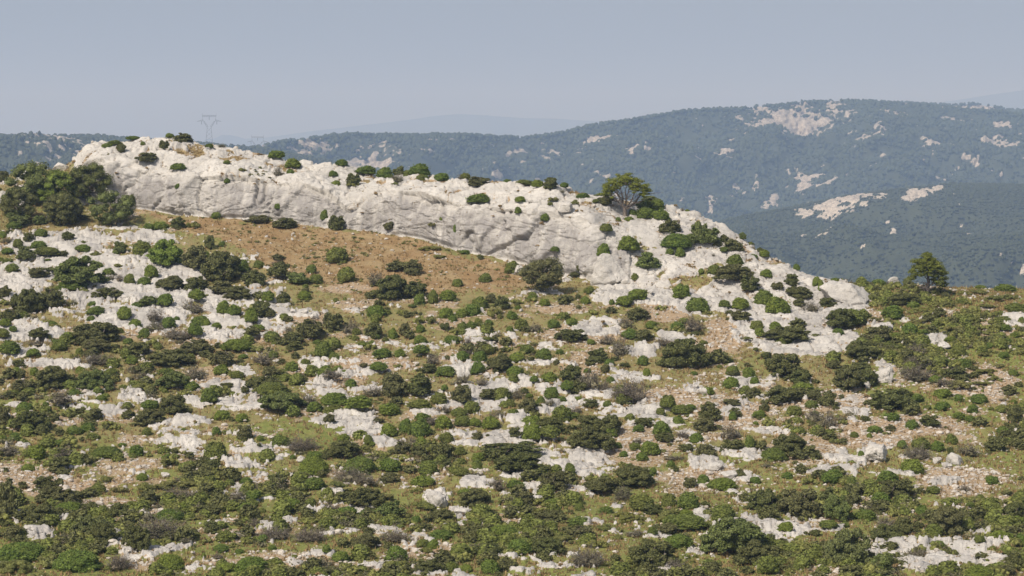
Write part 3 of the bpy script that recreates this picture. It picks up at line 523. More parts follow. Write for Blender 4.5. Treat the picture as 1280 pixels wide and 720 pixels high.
class Hill:
    """a hill surface from its skyline (column, row) and distance down to its foot"""
    def __init__(s, name, sky, Dc, foot, Df, relief, seed, outcrops=(), thresh=9.0, mat='far', label=None, step=1.7, rows=170, xr=(-700, 2000), dfun=None, squash=1.0):
        s.px = np.arange(xr[0], xr[1], step); sk = np.array(sky, float)
        s.crest = np.interp(s.px, sk[:, 0], sk[:, 1])
        foot = np.interp(s.px, *foot) if hasattr(foot, '__len__') else np.full(len(s.px), float(foot)); s.foot = foot
        s.Dc = np.interp(s.px, [p[0] for p in Dc], [p[1] for p in Dc]) if hasattr(Dc, '__len__') else np.full(len(s.px), Dc)
        t = np.linspace(0, 1, rows)[:, None]
        s.PY = foot + (s.crest - foot) * t; s.DD = Df + (s.Dc - Df) * t ** 1.0
        X = (s.px - CX) / F * s.DD; Z = -(s.PY - HORIZON) / F * s.DD
        nb = 8; sb = np.linspace(0, 1, nb + 1)[1:, None]
        Yb = s.DD[-1] + sb * s.Dc * 0.25; Xb = (s.px - CX) / F * Yb; Zb = Z[-1] - sb ** 1.5 * s.Dc * 0.05
        P = np.stack([np.vstack([X, Xb]), np.vstack([s.DD, Yb]), np.vstack([Z, Zb])], -1)
        R, C = P.shape[:2]; fl = P.reshape(-1, 3)
        big = fbm(fl * [1, .6, 1], 1 / (relief * 7), 4, seed) * relief * 1.9
        ridge = np.vstack([np.minimum(1, (1 - t) * 5), np.zeros((nb, 1)) + .1]).repeat(C, 1).ravel()
        fl2 = fl.copy(); fl2[:, 2] += big * (0.04 + 0.96 * ridge); fl2[:, 1] -= big * 1.0 * ridge
        # outcrops of bare rock
        pxf = np.broadcast_to(s.px, (R, C)).ravel(); pyf = np.vstack([s.PY, np.repeat(s.crest[None] - 1, nb, 0)]).ravel()
        na = fbm(fl * [.6, .35, 1.2], 1 / (relief * 0.75), 4, seed + 5, 0.7); nb_ = fbm(fl * [.5, .3, 1.0], 1 / (relief * 0.2), 3, seed + 6)
        rk = smooth(thresh, thresh + 0.15, na + 0.4 * nb_)
        for (cx, cy, rx, ry, a) in outcrops:
            e = 1 - np.sqrt(((pxf - cx) / rx) ** 2 + ((pyf - cy) / ry) ** 2)
            rk = np.maximum(rk, smooth(-0.25, 0.75, e * 1.35 - (1 - a) - .1 + 0.5 * na + 0.9 * nb_) * (e > -0.35))
        w1, w2, wc = worley(fl, 1 / (relief * 0.35), seed + 9)
        fl2[:, 1] -= rk * relief * 0.35 * (wc - 0.3 + 0.5 * na); fl2[:, 2] += rk * relief * 0.12 * wc
        s.P = fl2.reshape(R, C, 3); s.rk = rk.reshape(R, C); s.rows = rows; s.name = name
        idx = np.arange(R * C).reshape(R, C)
        q = np.stack([idx[:-1, :-1], idx[:-1, 1:], idx[1:, 1:], idx[1:, :-1]], -1).reshape(-1, 4)
        me = raw_mesh(name, fl2, q, M[mat])
        cv = np.zeros((len(fl2), 4), np.float32); cv[:, 0] = rk; cv[:, 3] = 1
        add_attr(me, 'cover', cv)
        s.o = tag(link(name, me), label, kind='structure')
    def wood(s, name, n, r, label, pxr, pyr, base=(ICO_V, ICO_F), tall=1.1, wood_thr=0.0, mat='wood_far'):
        px = rng.uniform(*pxr, n * 3); py = rng.uniform(*pyr, n * 3)
        c = np.clip(np.round((px - s.px[0]) / (s.px[1] - s.px[0])).astype(int), 0, len(s.px) - 1)
        t = (s.foot[c] - py) / (s.foot[c] - s.crest[c]); ok = (t >= 0) & (t <= 1)
        edge = rng.random(n * 3) < 0.03; t = np.where(edge, 1.0, t); ok |= edge
        r_ = np.clip(np.round(t * (s.rows - 1)).astype(int), 0, s.rows - 1)
        pt = s.P[r_, c]; ok &= s.rk[r_, c] < rng.uniform(0.2, 0.8, n * 3)
        ok &= fbm(pt, 0.012, 3, 77) + rng.uniform(-.5, .5, n * 3) > -0.55
        pt = pt[ok][:n]; m = len(pt)
        pt = pt + np.stack([rng.normal(0, r, m), rng.normal(0, r * 2, m), np.zeros(m)], -1)
        rad = r * rng.uniform(0.55, 1.35, m)
        V, Fa = blobs(pt + np.array([0, 0, 1]) * (rad * 0.35)[:, None], rad, rad * tall * rng.uniform(.7, 1.2, m), base)
        o = link(name, raw_mesh(name, V, Fa, M[mat])); tag(o, label, kind='stuff'); return o

# the blue mountain across the valley
SKY_M = [(-700, 215), (-100, 205), (240, 190), (318, 187), (330, 181), (345, 178), (372, 176), (400, 173), (432, 169), (470, 170), (520, 171), (575, 169), (620, 171), (655, 172), (690, 169), (715, 164), (745, 157), (775, 152), (800, 148), (850, 140), (900, 136.5), (935, 135.5), (970, 132), (1010, 129), (1050, 127), (1085, 127.5), (1110, 129), (1150, 132), (1200, 136), (1280, 143), (1500, 160), (2000, 190)]
OUT_M = [(985, 146, 54, 13, 1.2), (935, 152, 14, 8, .8), (1045, 136, 16, 8, .9), (1062, 150, 12, 12, .6), (1110, 153, 26, 10, 1.), (927, 167, 11, 7, .95), (945, 173, 8, 7, .6), (990, 170, 18, 14, .55), (1190, 150, 30, 5, .7), (1250, 158, 14, 6, .9), (1180, 172, 14, 6, .6), (1240, 194, 22, 7, .75), (1170, 200, 30, 7, .65), (1275, 190, 14, 12, .6), (920, 223, 7, 8, .95), (946, 223, 3.5, 8, .95), (1010, 225, 28, 14, .65), (970, 236, 12, 6, .7), (1040, 235, 24, 7, .7), (890, 250, 20, 8, .5), (755, 174, 24, 6, 1.), (700, 184, 30, 5, .75), (655, 192, 14, 4, .8), (790, 205, 40, 10, .35), (850, 180, 26, 7, .55), (870, 178, 20, 6, .6), (735, 206, 12, 6, .6), (620, 219, 10, 4, .9), (390, 182, 38, 7, 1.), (462, 196, 44, 12, .75), (480, 202, 34, 8, .8), (640, 183, 20, 3, .6), (1085, 190, 40, 10, .35), (905, 195, 26, 10, .35), (1130, 166, 20, 6, .5), (1060, 180, 12, 6, .5)]
mountain = Hill('mountain', SKY_M, [(-700, 3500), (330, 3500), (700, 4000), (1050, 4400), (2000, 4400)], 345, 3050, 26, 11, OUT_M, 0.7, 'far', 'hazy blue mountain with pale crags across the valley', xr=(-500, 1900))
mountain.wood('mountain_woods', 34000, 3.3, 'hazy evergreen woods covering the far mountain', (300, 1330), (125, 330))
# the ridge behind it on the right
back = Hill('back_ridge', [(900, 150), (1100, 129.5), (1125, 129), (1180, 130.5), (1215, 129.5), (1240, 133), (1262, 138), (1285, 140), (1500, 150), (2000, 190)], 5400, 200, 4900, 26, 23, [(1220, 133.5, 22, 4, 1.1), (1195, 134, 14, 3, .6)], 1.2, 'far', 'hazy ridge with a pale crag behind the mountain', xr=(850, 1900), rows=40)
back.wood('back_ridge_woods', 3000, 3.6, 'hazy woods on the back ridge', (1080, 1330), (128, 145))
# the lower wooded hill in front of it
SKY_H = [(570, 419), (760, 335), (880, 282), (930, 270), (1000, 258), (1060, 246), (1100, 240), (1150, 234), (1190, 231), (1280, 232), (1400, 236), (1900, 262)]
OUT_H = [(1035, 258, 18, 5, 1.3), (1056, 252, 24, 6, 1.3), (1082, 246.5, 20, 4, 1.3), (1100, 243, 10, 3, 1.2), (1008, 263, 14, 3.5, 1.1), (1152, 240.5, 16, 4.5, 1.6), (1134, 245, 14, 3.5, 1.4), (1172, 236, 12, 3, 1.3), (985, 294, 6, 6, .7), (1000, 308, 14, 3, .6), (1120, 272, 5, 4, .8), (1180, 300, 14, 4, .4), (1210, 306, 16, 4, .5), (1040, 330, 14, 4, .6)]
lower = Hill('wooded_hill', SKY_H, [(600, 2500), (1190, 2800), (1900, 2800)], 420, 1500, 15, 37, OUT_H, 0.8, 'far_pale', 'nearer wooded hill with bare slabs along its top', xr=(560, 1800), step=1.8, rows=140)
lower.wood('wooded_hill_scrub', 38000, 1.5, 'dense green scrub covering the nearer wooded hill', (680, 1340), (230, 400), (ICO_V, ICO_F), 0.95)
# the speckled ridge on the left
SKY_L = [(-700, 176), (-60, 171), (0, 170.5), (40, 169.5), (75, 170), (115, 171.5), (140, 173), (190, 176), (235, 178.5), (262, 181), (290, 183.5), (330, 186.5), (420, 205), (560, 290), (760, 540)]
left = Hill('speckled_ridge', SKY_L, 3000, ([420, 760], [300, 560]), 1500, 20, 51, [(60, 186, 100, 18, .42), (30, 182, 40, 9, .5), (100, 190, 14, 12, .55), (285, 188, 26, 5, .6), (70, 178, 30, 6, .55)], 0.42, 'far', 'hazy ridge speckled with pale rocks behind the bluff', xr=(-650, 760))
left.wood('speckled_ridge_woods', 17000, 2.6, 'hazy scrub on the speckled ridge', (-60, 640), (168, 330))
# the last mountains, almost lost in the haze
SKY_F = [(-1500, 185), (200, 180), (330, 172), (380, 165), (450, 157), (500, 151), (545, 145), (575, 142.5), (610, 145), (655, 147.5), (700, 149), (760, 152), (850, 150), (950, 152), (1100, 140), (1200, 124), (1245, 117), (1285, 112), (1400, 104), (1700, 120), (2500, 190)]
Hill('far_mountains', SKY_F, 17500, 215, 15500, 60, 61, [], 9, 'far', 'last mountains almost lost in the haze', xr=(-1500, 2500), step=10, rows=30)
# the valley floor, one sheet out to the horizon
g = np.linspace(-1, 1, 41)
gx, gy = np.meshgrid(np.sign(g) * np.abs(g) ** 1.6 * 25500, np.sign(g) * np.abs(g) ** 1.6 * 25500)
VF = np.stack([gx, gy + 1300, np.full_like(gx, -170.0)], -1).reshape(-1, 3)
ii = np.arange(41 * 41).reshape(41, 41)
me = raw_mesh('valley_floor', VF, np.stack([ii[:-1, :-1], ii[:-1, 1:], ii[1:, 1:], ii[1:, :-1]], -1).reshape(-1, 4), M['far'])
add_attr(me, 'cover', np.zeros((41 * 41, 4), np.float32))
tag(link('valley_floor', me), 'wooded valley floor', kind='structure')

# ------------------------------------------------------------------ air, sky, sun, camera
def make_haze():
    x0, x1, y0, y1, z0, z1 = -26000, 26000, -24000, 27000, -171.5, 730
    V = [(x, y, z) for x in (x0, x1) for y in (y0, y1) for z in (z0, z1)]
    Q = [(0, 1, 3, 2), (4, 6, 7, 5), (0, 4, 5, 1), (2, 3, 7, 6), (0, 2, 6, 4), (1, 5, 7, 3)]
    m = bpy.data.materials.new('haze'); m.use_nodes = True; t = m.node_tree; t.nodes.clear()
    out = t.nodes.new('ShaderNodeOutputMaterial'); v = t.nodes.new('ShaderNodeVolumePrincipled')
    v.inputs['Color'].default_value = HAZE_COLOR; v.inputs['Density'].default_value = HAZE_DENSITY; v.inputs['Anisotropy'].default_value = HAZE_ANISO; v.inputs['Absorption Color'].default_value = (0.55, 0.36, 0.0, 1)
    t.links.new(v.outputs[0], out.inputs['Volume'])
    m.cycles.homogeneous_volume = True
    tag(link('haze', raw_mesh('haze', V, Q, m, False)), 'thin summer haze over the whole valley', kind='stuff')
HAZE_COLOR, HAZE_DENSITY, HAZE_ANISO = (0.42, 0.6, 0.92, 1), 1.75e-4, 0.0
make_haze()

SUN_EL, SUN_AZ = math.radians(46), math.radians(218)      # azimuth clockwise from +Y: behind the camera, to its left
sd = Vector((math.sin(SUN_AZ) * math.cos(SUN_EL), math.cos(SUN_AZ) * math.cos(SUN_EL), math.sin(SUN_EL)))
L = bpy.data.lights.new('sun', 'SUN'); L.energy = 4.2; L.angle = math.radians(0.53); L.color = (1.0, 0.945, 0.87)
so = link('sun', L); so.rotation_euler = sd.to_track_quat('Z', 'Y').to_euler()
w = bpy.data.worlds.new('World'); SC.world = w; w.use_nodes = True
wt = w.node_tree; bg = wt.nodes['Background']
sky = wt.nodes.new('ShaderNodeTexSky'); sky.sky_type = 'NISHITA'; sky.sun_disc = False
sky.sun_elevation = SUN_EL; sky.sun_rotation = SUN_AZ; sky.altitude = 300; sky.air_density = 1.0; sky.dust_density = 5.0; sky.ozone_density = 3.5
hs = wt.nodes.new('ShaderNodeHueSaturation'); hs.inputs['Saturation'].default_value = 0.55      # a milky summer sky
wt.links.new(sky.outputs[0], hs.inputs['Color']); wt.links.new(hs.outputs[0], bg.inputs['Color']); bg.inputs['Strength'].default_value = 0.1
cam = bpy.data.cameras.new('camera'); cam.sensor_width = 36; cam.lens = F * 36 / 1280; cam.clip_start = 1; cam.clip_end = 120000
cam.shift_y = (HORIZON - 360) / 1280
co = link('camera', cam); co.rotation_euler = (math.radians(90), 0, 0); SC.camera = co
SC.view_settings.view_transform = 'Standard'; SC.view_settings.look = 'None'; SC.view_settings.exposure = 0.15; SC.view_settings.gamma = 1.0
SC.view_settings.use_curve_mapping = False
SC.render.engine = 'CYCLES'
cy = SC.cycles
cy.max_bounces = 5; cy.diffuse_bounces = 3; cy.glossy_bounces = 1; cy.transmission_bounces = 2; cy.volume_bounces = 1; cy.transparent_max_bounces = 4
cy.use_denoising = True; cy.sample_clamp_indirect = 6.0; cy.use_adaptive_sampling = True; cy.adaptive_threshold = 0.015
# ------------------------------------------------------------------ shrubs: a handful of grown forms of each kind, in a unit box
def leaf_quads(C, N_, size, r, aspect=0.62, wob=0.75, tall=1.0):
    """small leaf faces at C, facing roughly along N_"""
    n = len(C)
    N_ = N_ + r.normal(0, wob, (n, 3)); N_ /= np.linalg.norm(N_, axis=1, keepdims=True) + 1e-9
    T = np.cross(N_, r.normal(0, 1, (n, 3))); T /= np.linalg.norm(T, axis=1, keepdims=True) + 1e-9
    B = np.cross(N_, T); T = T * [1, 1, tall]; B = B * [1, 1, tall]
    s = size * r.uniform(0.6, 1.4, (n, 1))
    V = np.stack([C - T * s, C - B * s * aspect, C + T * s, C + B * s * aspect], 1).reshape(-1, 3)
    return V, np.arange(4 * n).reshape(n, 4)

def lobes_surface(L, R, n, r, zmin=0.03, depth=0.28, flat=1.0):
    """points on the outside of a union of lobes"""
    Lr = np.maximum(R, 1e-3); pr = Lr ** 2 / (Lr ** 2).sum()
    k = r.choice(len(L), n * 7, p=pr); d = r.normal(0, 1, (n * 7, 3)); d /= np.linalg.norm(d, axis=1, keepdims=True)
    d[:, 2] = np.where(d[:, 2] < -0.35, -d[:, 2], d[:, 2])
    p = L[k] + d * Lr[k][:, None] * np.array([1, 1, flat])
    ok = p[:, 2] > zmin
    for j in range(len(L)):
        q = (p - L[j]) / np.array([1, 1, flat]); ok &= (np.linalg.norm(q, axis=1) > Lr[j] * 0.93) | (k == j)
    p, d, k = p[ok][:n], d[ok][:n], k[ok][:n]
    p = p - d * Lr[k][:, None] * (depth * r.random((len(p), 1)) ** 2)
    return p, d

def core(L, R, s=0.8, flat=1.0):
    n = len(L); V = ICO2_V[None] * (R * s)[:, None, None] * np.array([1, 1, flat]) + L[:, None, :]
    V[..., 2] = np.maximum(V[..., 2], -0.03)
    Fa = ICO2_F[None] + (np.arange(n) * len(ICO2_V))[:, None, None]
    return V.reshape(-1, 3), Fa.reshape(-1, 3)

def twigs(paths, name, mat, sides=4):
    """tapering bent stems: each path is (points, start radius, end radius)"""
    VV, QQ, base = [], [], 0
    for pts, r0, r1 in paths:
        pts = np.asarray(pts, float); m = len(pts)
        tan = np.gradient(pts, axis=0); tan /= np.linalg.norm(tan, axis=1, keepdims=True) + 1e-9
        ref = np.array([0.3, 0.9, 0.1]); a = np.cross(tan, ref); a /= np.linalg.norm(a, axis=1, keepdims=True) + 1e-9; b = np.cross(tan, a)
        rad = np.linspace(r0, r1, m)[:, None]
        for q in range(sides):
            th = 6.2832 * q / sides
            VV.append(pts + (a * math.cos(th) + b * math.sin(th)) * rad)
        for i in range(m - 1):
            for q in range(sides):
                q2 = (q + 1) % sides
                QQ.append((base + q * m + i, base + q2 * m + i, base + q2 * m + i + 1, base + q * m + i + 1))
        base += m * sides
    return raw_mesh(name, np.vstack(VV), np.array(QQ), mat)

def join_tri_quad(Vq, Qq, Vt, Ft):
    """leaf quads and core triangles as one array of triangles"""
    T = np.vstack([Qq[:, [0, 1, 2]], Qq[:, [0, 2, 3]]])
    return np.vstack([Vq, Vt]), np.vstack([T, Ft + len(Vq)])

def stem(a, b, r, bend=0.12, m=5):
    a, b = np.asarray(a, float), np.asarray(b, float); L = np.linalg.norm(b - a)
    t = np.linspace(0, 1, m)[:, None]
    return a + (b - a) * t + np.sin(t * math.pi) * r.normal(0, bend * L, 3) + np.vstack([np.zeros(3), r.normal(0, bend * .25 * L, (m - 2, 3)), np.zeros(3)])

PROTO = {}
def proto(kind, v, big=False, low=False):
    """foliage and stems of form v of a kind, and how wide it is seen"""
    key = (kind, v, big, low)
    if key in PROTO: return PROTO[key]
    r = np.random.default_rng(1000 + v * 7 + ord(kind) * 13 + big)
    n, size = {'g': (2200, .041), 'd': (2400, .039), 'o': (2500, .038), 'b': (620, .036), 'y': (1150, .05)}[kind]
    if big: n, size = int(n * 3.4), size * .53
    if low: n, size = n // 7, size * 1.9
    if kind == 'g':
        k = 24 if not big else 60
        th = r.uniform(0, 6.28, k); el = np.arcsin(r.uniform(-0.05, 1, k)); rr = r.uniform(.07, .17, k) * (1 if not big else .66)
        egg = r.uniform(0.75, 1.0); rad = .5 - rr
        L_ = np.stack([rad * np.cos(el) ** egg * np.cos(th), rad * np.cos(el) ** egg * np.sin(th), (1 - rr * .6) * np.sin(el) * r.uniform(.86, 1.0, k)], 1)
        L_ = np.vstack([L_, [[0, 0, .4], [.1, 0, .22], [-.1, .05, .22], [0, .06, .56]]]); rr = np.concatenate([rr, [.42, .36, .36, .31]])
        fl = 1.15 if not big else 1.6
        L_[:, 2] = np.minimum(L_[:, 2], 1 - rr * fl); p, d = lobes_surface(L_, rr, n, r, .02, .16, fl)
        mm = int(n * .24); kk = r.integers(0, len(L_), mm); dd = r.normal(0, 1, (mm, 3)); dd[:, 2] = np.abs(dd[:, 2]); dd /= np.linalg.norm(dd, axis=1, keepdims=True)
        p = np.vstack([p, np.maximum(L_[kk] + dd * rr[kk][:, None] * r.uniform(1.0, 1.5, (mm, 1)) * [1, 1, fl], [-9, -9, .01])]); d = np.vstack([d, dd])
        V, Q = leaf_quads(p, d * [1, 1, .8] + [0, 0, .35], size, r, .6, .6, fl)
        cv, cf = core(L_, rr, .92, fl)
        st = [(stem((0, 0, -.05), (r.normal(0, .1), r.normal(0, .1), .4), r), .035, .015) for _ in range(3)]
    elif kind in 'do':
        k = (36 if kind == 'd' else 32) + (50 if big else 0)
        rr = r.uniform(.07, .165, k) * (1 if not big else .66)
        th = r.uniform(0, 6.28, k); q_ = np.sqrt(r.random(k)); ecc = 1 + .16 * np.sin(th * 2 + r.uniform(0, 6)) + .1 * np.sin(th * 3 + r.uniform(0, 6))
        x = np.cos(th) * q_ * (.5 - rr) * ecc; y = np.sin(th) * q_ * (.5 - rr) * ecc
        dome = np.sqrt(np.clip(1 - (x * x + y * y) / .27, 0.05, 1)) * (1 + .14 * np.sin(3 * th + v))
        upper = r.random(k) < .5; fl = 1.2 if not big else 1.65
        z = np.where(upper, dome * (1 - rr) * r.uniform(.72, .98, k), dome * r.uniform(.1, .6, k))
        L_ = np.stack([x, y, np.clip(z, rr * .55, 1 - rr * .8 * fl)], 1)
        L_ = np.vstack([L_, [[0, 0, .3], [.13, .1, .24], [-.14, -.08, .26], [.02, -.14, .24]]]); rr = np.concatenate([rr, np.array([.34, .24, .25, .24]) * 1.2 / fl]); k += 4
        p, d = lobes_surface(L_, rr, n, r, .02, .4, fl)
        m = int(n * .26); kk = r.integers(0, k, m); dd = r.normal(0, 1, (m, 3)); dd[:, 2] = np.abs(dd[:, 2]); dd /= np.linalg.norm(dd, axis=1, keepdims=True)
        p = np.vstack([p, L_[kk] + dd * rr[kk][:, None] * r.uniform(1.0, 1.55, (m, 1))]); d = np.vstack([d, dd])
        V, Q = leaf_quads(p, d + [0, 0, .4], size, r, .65, .8, fl * 1.1)
        cv, cf = core(L_, rr, .78, fl)
        st = [(stem((r.normal(0, .05), r.normal(0, .05), -.05), L_[i] + [0, 0, rr[i] * 1.0], r), .022, .006) for i in r.choice(k, min(k, 9), replace=False)]
    elif kind == 'y':
        k = 13 + (14 if big else 0); rr = r.uniform(.09, .19, k) * (1 if not big else .8)
        x = r.uniform(-1, 1, k) * (.5 - rr); y = r.uniform(-1, 1, k) * (.5 - rr)
        L_ = np.stack([x, y, r.uniform(.1, .62, k) * np.sqrt(np.clip(1 - (x * x + y * y) / .3, .1, 1))], 1)
        p, d = lobes_surface(L_, rr, n, r, .0, .2, 1.5)
        V, Q = leaf_quads(p, d * [1, 1, .4] + [0, 0, .1], size * .95, r, .34, .6)
        cv, cf = core(L_, rr, .84, 1.5)
        st = [(stem((0, 0, -.04), L_[i], r), .02, .01) for i in range(3)]
    else:
        tips = []; st = []
        nb = 26 if not big else 60
        for i in range(nb):
            th = r.uniform(0, 6.28); ra = .47 * math.sqrt(r.random()); h = math.sqrt(max(.05, 1 - (ra / .5) ** 2)) * r.uniform(.55, 1.0)
            e = np.array([ra * math.cos(th), ra * math.sin(th), h]); b0 = np.array([ra * .35 * math.cos(th), ra * .35 * math.sin(th), -.03])
            pth = stem(b0, e, r, .08); st.append((pth, .016 if not big else .009, .005)); tips.append(pth[2:])
            for j in range(3):
                s0 = pth[r.integers(2, 4)]; e2 = s0 + (e - b0) * r.uniform(.2, .45) + r.normal(0, .12, 3); e2[2] = max(.05, e2[2])
                p2 = stem(s0, e2, r, .06, 4); st.append((p2, .009 if not big else .005, .003)); tips.append(p2[1:])
        tp = np.vstack(tips); kk = r.integers(0, len(tp), n)
        p = tp[kk] + r.normal(0, .045, (n, 3)); p[:, 2] = np.maximum(p[:, 2], .01)
        V, Q = leaf_quads(p, (p - [0, 0, .2]) + [0, 0, .2], size, r, .5, .9)
        L_ = np.array([[0, 0, .25], [.2, .05, .2], [-.2, -.03, .22], [0, .2, .2]]); cv, cf = core(L_, np.array([.2, .18, .18, .18]), 1.0, 1.1)
        keep = r.random(len(cf)) < .55; cf = cf[keep]
    V, T = join_tri_quad(V, Q, cv, cf)
    fol = raw_mesh('foliage', V, T, M[kind], False)
    stm = twigs(st, 'stems', M['twig' if kind == 'b' else 'wood'])
    PROTO[key] = (fol, stm); return PROTO[key]

# ------------------------------------------------------------------ every shrub of the survey, set on the ground where it grows
ORD = ['', 'second ', 'third ', 'fourth ', 'fifth ', 'sixth ', 'seventh ', 'eighth ', 'ninth ', 'tenth ', 'eleventh ', 'twelfth ']
WHERE = ['to the right of', 'lower right of', 'straight below', 'lower left of', 'to the left of', 'upper left of', 'straight above', 'upper right of']
def survey():
    out = []
    for x0, y0, s in PLANTS:
        for e in s.split(';'):
            k = e[0]; cx, by, w_, h_ = (float(v) for v in e[1:].split(','))
            out.append([k, x0 + cx / 5, y0 + by / 5, w_ / 5, h_ / 5])
    out.sort(key=lambda a: -a[3] * a[4])
    keep = []
    for a in out:
        if any(b[0] == a[0] and abs(b[1] - a[1]) < .3 * a[3] and abs(b[2] - a[2]) < .3 * a[4] and .6 < a[3] / b[3] < 1.6 for b in keep): continue
        keep.append(a)
    return keep
SURV = survey()

def kind_of(a):
    k, px, py, w_, h_ = a
    if k == 'g': return 'cushion_shrub' if w_ / h_ > 1.62 else 'domed_shrub'
    return {'d': 'oak_scrub', 'o': 'holm_oak', 'b': 'twiggy_shrub', 'y': 'heath_shrub'}[k]
KINDS = {'domed_shrub': ('domed', 'bush', 'domed green bushes scattered over the hillside'), 'cushion_shrub': ('low spreading', 'bush', 'low green cushions scattered over the hillside'),
         'oak_scrub': ('ragged', 'oak scrub', 'dark oak scrub on the hillside'), 'holm_oak': ('broad leafy', 'oak', 'grey-green oaks on the hillside'),
         'twiggy_shrub': ('twiggy', 'shrub', 'half-bare twiggy shrubs on the hillside'), 'heath_shrub': ('low', 'heath', 'pale heath cushions on the hillside')}
HUE = {'g': 'green', 'd': 'dark green', 'o': 'grey-green', 'b': 'grey-brown', 'y': 'yellow-green'}
WORD = {'domed_shrub': 'domed {} bush', 'cushion_shrub': 'flat {} bush', 'oak_scrub': 'ragged {} scrub', 'holm_oak': 'leafy {} oak', 'twiggy_shrub': 'twiggy {} shrub', 'heath_shrub': 'low {} heath'}

def ground_word(r, c):
    v = cover_at(r, c)
    if v[0] > .5: return 'on bare rock'
    if v[1] > .55: return 'on ochre grass'
    if v[2] > .45: return 'on stony soil'
    return 'on grass'

plants, by_spot = [], {}
for a in SURV:
    k, px, py, w_, h_ = a
    name = kind_of(a)
    pyc = py - .10 * w_
    cr = float(col(px, 3)); pyc = max(pyc, cr + 1.0)
    pos, r_, c_ = surface(px, pyc)
    D = pos[1]; m = D / F
    wid, hei = w_ * m * 1.0, h_ * m * .84
    lx, ly, ln = min(LANDMARKS, key=lambda l: math.hypot(l[0] - px, (l[1] - py) * 1.25))
    cy_ = py - h_ / 2
    dist = math.hypot(lx - px, (ly - cy_) * 1.25)
    sect = int(((math.degrees(math.atan2((cy_ - ly) * 1.25, px - lx)) + 382.5) % 360) // 45)
    size = 'big' if w_ > 34 else ('mid-sized' if w_ > 18 else 'small')
    plants.append(dict(a=a, name=name, pos=pos, wid=wid, hei=hei, lm=ln, sect=sect, dist=dist, size=size, gw=ground_word(r_, c_), cen=(px, cy_)))
# at most 300 of a kind stand as things of their own: the largest ones
cnt, things, rest = {}, [], []
for p in sorted(plants, key=lambda p: -p['wid'] * p['hei'] / p['pos'][1] ** 2):
    cnt[p['name']] = cnt.get(p['name'], 0) + 1
    (things if cnt[p['name']] <= 290 else rest).append(p)
used = set()
def shorten(t):
    while len(t.split()) > 16:        # keep it short: the least telling words go first
        for cut in (' on bare rock', ' on stony soil', ' on ochre grass', ' on grass', 'mid-sized ', 'straight ', ' mid-slope', 'ragged ', 'leafy ', 'domed ', 'twiggy '):
            if cut in t: t = t.replace(cut, '', 1); break
        else: break
    return t
for p in sorted(things, key=lambda p: p['dist']):       # nearest first, so that «second», «third» count outwards from the landmark
    base = f"{p['size']} {WORD[p['name']].format(HUE[p['a'][0]])} {p['gw']}"
    cand = [f"{base}, right at {p['lm']}"] if p['dist'] < max(7, .3 * p['a'][3]) else []
    cand += [f"{base}, {o_}{WHERE[p['sect']]} {p['lm']}" for o_ in ORD]
    p['label'] = next(c for c in map(shorten, cand) if c not in used); used.add(p['label'])
print('shrub kinds', cnt, 'labels', len(things), len(set(p['label'] for p in things)))

for i, p in enumerate(things):
    k, px, py, w_, h_ = p['a']
    big = w_ > 36
    v = int(rng.integers(0, 6 if not big else 5))
    fol, stm = proto(k, v, big)
    loc = Vector(p['pos']); sink = .04 * p['hei']; loc.z -= sink
    sc = Vector((p['wid'], p['wid'] * rng.uniform(.85, 1.1), p['hei'] + sink))
    rz = rng.uniform(0, 6.283)
    # the turn is put in before the stretch, so the surveyed width stays the one seen
    if abs(sc.x - sc.y) > .0: sc.y = sc.x * rng.uniform(.92, 1.08)
    if w_ > 13:
        o = bpy.data.objects.new(p['name'], None); COL.objects.link(o); o.empty_display_size = .3
        f_ = link('foliage', fol, o); s_ = link('stems', stm, o)
    else:
        o = link(p['name'], fol)
    o.location = loc; o.scale = sc; o.rotation_euler = (0, 0, rz)
    tag(o, p['label'], KINDS[p['name']][1], KINDS[p['name']][2])
    p['o'] = o
# ------------------------------------------------------------------ the shrubs left over, one mass
def baked(kind, items):
    VV, TT, n = [], [], 0
    for pos, w_, h_, rz, v in items:
        fol, _ = proto(kind, v, False, True)
        V = np.empty(len(fol.vertices) * 3, np.float32); fol.vertices.foreach_get('co', V); V = V.reshape(-1, 3)
        T = np.empty(len(fol.loops), np.int32); fol.loops.foreach_get('vertex_index', T); T = T.reshape(-1, 3)
        c, s = math.cos(rz), math.sin(rz)
        V = np.stack([(V[:, 0] * c - V[:, 1] * s) * w_, (V[:, 0] * s + V[:, 1] * c) * w_, V[:, 2] * h_], 1) + pos
        VV.append(V); TT.append(T + n); n += len(V)
    return np.vstack(VV), np.vstack(TT)
if rest:
    for kk in sorted(set(p['a'][0] for p in rest)):
        V, T = baked(kk, [(p['pos'] - [0, 0, .03], p['wid'], p['hei'], rng.uniform(0, 6.28), int(rng.integers(0, 6))) for p in rest if p['a'][0] == kk])
        tag(link('small_scrub', raw_mesh('small_scrub', V, T, M[kk], False)), 'smallest green scrub dotted over the hillside', kind='stuff')

# ------------------------------------------------------------------ the pale green tree beside the meadow and the cream-topped bush
def special(kind, name, px, py, w_, h_, mat, label, cat, v=1):
    pos, r_, c_ = surface(px, py - .1 * w_); m = pos[1] / F
    fol, stm = proto(kind, v, True); fol = fol.copy(); fol.materials.clear(); fol.materials.append(mat)
    o = bpy.data.objects.new(name, None); COL.objects.link(o); o.location = pos; o.scale = (w_ * m, w_ * m, h_ * m)
    link('foliage', fol, o); link('stems', stm, o); tag(o, label, cat); return o
special('o', 'fig_tree', 208, 339, 50, 32, M['bright'], 'pale green leafy tree beside the ochre meadow, next to dark thickets', 'tree', 2)
special('y', 'flowering_shrub', 618, 395, 20, 11, M['cream'], 'bush topped with cream flower heads on the grass', 'bush')

